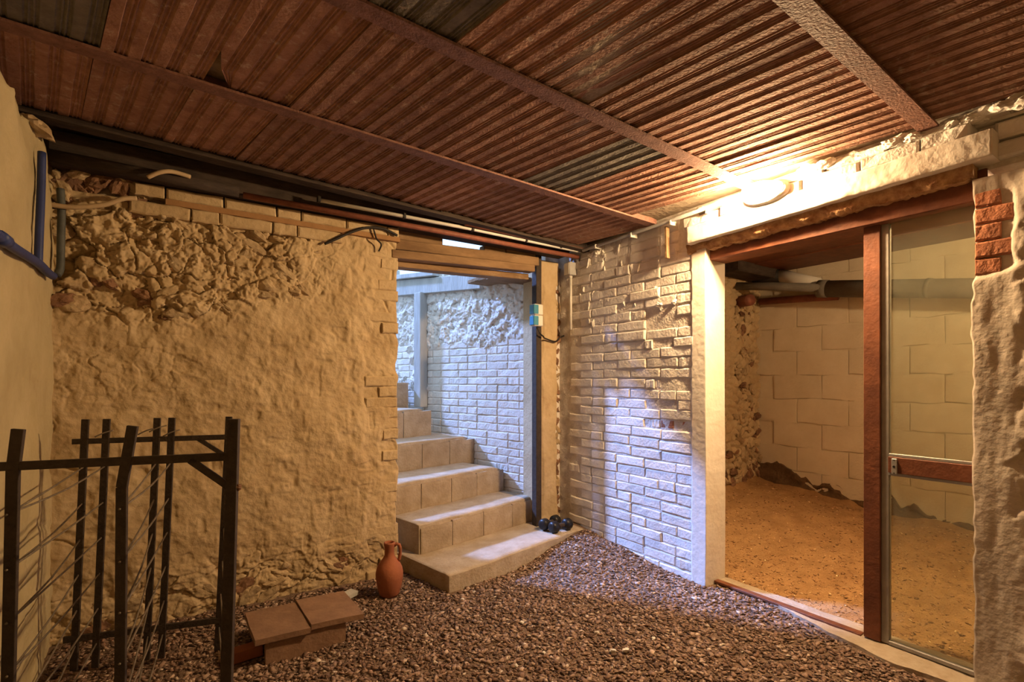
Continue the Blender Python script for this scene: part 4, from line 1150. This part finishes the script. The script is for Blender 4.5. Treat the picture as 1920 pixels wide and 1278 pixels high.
# ---- gravel
def chips(name, n, sampler, hfun, smin, smax, m, seed, flat=0.38):
    g = np.random.default_rng(seed)
    x, y = sampler(g, n)
    n = len(x)
    z = hfun(x, y)
    s = smin + (smax - smin) * g.random(n) ** 2.2
    base = np.array([[1,0,0],[0.3,0.8,0.1],[-0.8,0.55,0],[-0.9,-0.45,0.1],[0.1,-0.85,0],[0.05,0,0.75],[0,0,-0.75]], float)
    fc = np.array([[0,1,5],[1,2,5],[2,3,5],[3,4,5],[4,0,5],[1,0,6],[2,1,6],[3,2,6],[4,3,6],[0,4,6]])
    P = base[None] * (1 + 0.45 * (g.random((n, 7, 3)) - 0.5)) + 0.18 * (g.random((n, 7, 3)) - 0.5)
    P = P * s[:, None, None] * np.stack([np.ones(n), 0.45 + 0.5 * g.random(n), flat * (0.6 + 0.9 * g.random(n))], -1)[:, None, :]
    yaw = g.random(n) * 6.283; pit = (g.random(n) - 0.5) * 1.1; rol = (g.random(n) - 0.5) * 0.9
    c, s_ = np.cos(pit), np.sin(pit)
    X, Y, Z = P[..., 0], P[..., 1], P[..., 2]
    X, Z = X * c[:, None] + Z * s_[:, None], -X * s_[:, None] + Z * c[:, None]
    c, s_ = np.cos(rol), np.sin(rol)
    Y, Z = Y * c[:, None] - Z * s_[:, None], Y * s_[:, None] + Z * c[:, None]
    c, s_ = np.cos(yaw), np.sin(yaw)
    X, Y = X * c[:, None] - Y * s_[:, None], X * s_[:, None] + Y * c[:, None]
    V = np.stack([X + x[:, None], Y + y[:, None], Z + (z + s * 0.18)[:, None]], -1).reshape(-1, 3)
    Fa = (fc[None] + (np.arange(n) * 7)[:, None, None]).reshape(-1, 3)
    me = bpy.data.meshes.new(name)
    me.vertices.add(len(V)); me.vertices.foreach_set('co', V.ravel())
    me.loops.add(len(Fa) * 3); me.loops.foreach_set('vertex_index', Fa.ravel().astype(np.int32))
    me.polygons.add(len(Fa)); me.polygons.foreach_set('loop_start', np.arange(0, len(Fa) * 3, 3, dtype=np.int32))
    me.update(calc_edges=True); me.validate()
    me.materials.append(m)
    o = bpy.data.objects.new(name, me); COL.objects.link(o); return o
def samp_main(g, n):
    x = g.uniform(-0.43, 2.70, n * 2); y = g.uniform(-0.9, 2.985, n * 2)
    e = (x - 1.31) * (-0.211) + (y - 2.558) * 0.977        # distance behind the first step's edge
    a = (x - 1.31) * 0.977 + (y - 2.558) * 0.211
    ok = ~((e > -0.012) & (a > -0.01)) & ~((x > 2.59) & ((y > 1.78) | (y < 0.62)))
    ok &= ~((x > 2.53 + 0.22 * sstep(0.7, 1.75, y) + 0.015 * vnoise(y * 9, y * 0, 0, 401)) & (y < 1.8) & (g.random(n * 2) > 0.02))
    ok &= (np.hypot(x - 1.015, y - 2.735) > 0.055) & ~((np.abs(x - 0.262) < 0.07) & (np.abs(y - 2.475) < 0.038))
    dens = np.where(y < 0.3, 0.25, 1.0)
    ok &= g.random(n * 2) < dens
    return x[ok], y[ok]
def main_h(x, y):
    return floor_h(x, y)
gr = chips('gravel', 44000, samp_main, main_h, 0.006, 0.021, M_CHIPS, 3)
tag(gr, 'loose brown stone chips spread over the cellar floor', 'gravel', kind='stuff')
def samp_r2(g, n):
    x = 2.80 + 1.58 * g.random(n) ** 1.3; y = g.uniform(0.0, 2.5, n); return x, y
cr2 = chips('earth_crumbs', 9000, samp_r2, floor2_h, 0.003, 0.013, M_CRUMBS, 5, 0.3)
tag(cr2, 'crumbs and leaf scraps strewn over the earth floor', 'debris', kind='stuff')
for (x, y, s) in ((1.67, 1.564, 0.024), (1.691, 1.766, 0.018), (1.205, 1.751, 0.017), (1.854, 1.564, 0.017), (1.369, 1.768, 0.014), (1.625, 1.595, 0.023), (1.45, 2.05, 0.02), (1.33, 2.45, 0.016), (1.95, 2.1, 0.014)):
    p = link('pebble', stone_variants(1, M_PEBBLE, int(x * 100))[0], None, None, (x, y, float(floor_h(x, y)) + s * 0.45), (0.1, 0.2, x * 9), (s * 1.3, s, s * 0.7))
    tag(p, 'small pale pebble lying among the brown gravel', 'pebble', 'pale pebbles in the gravel')
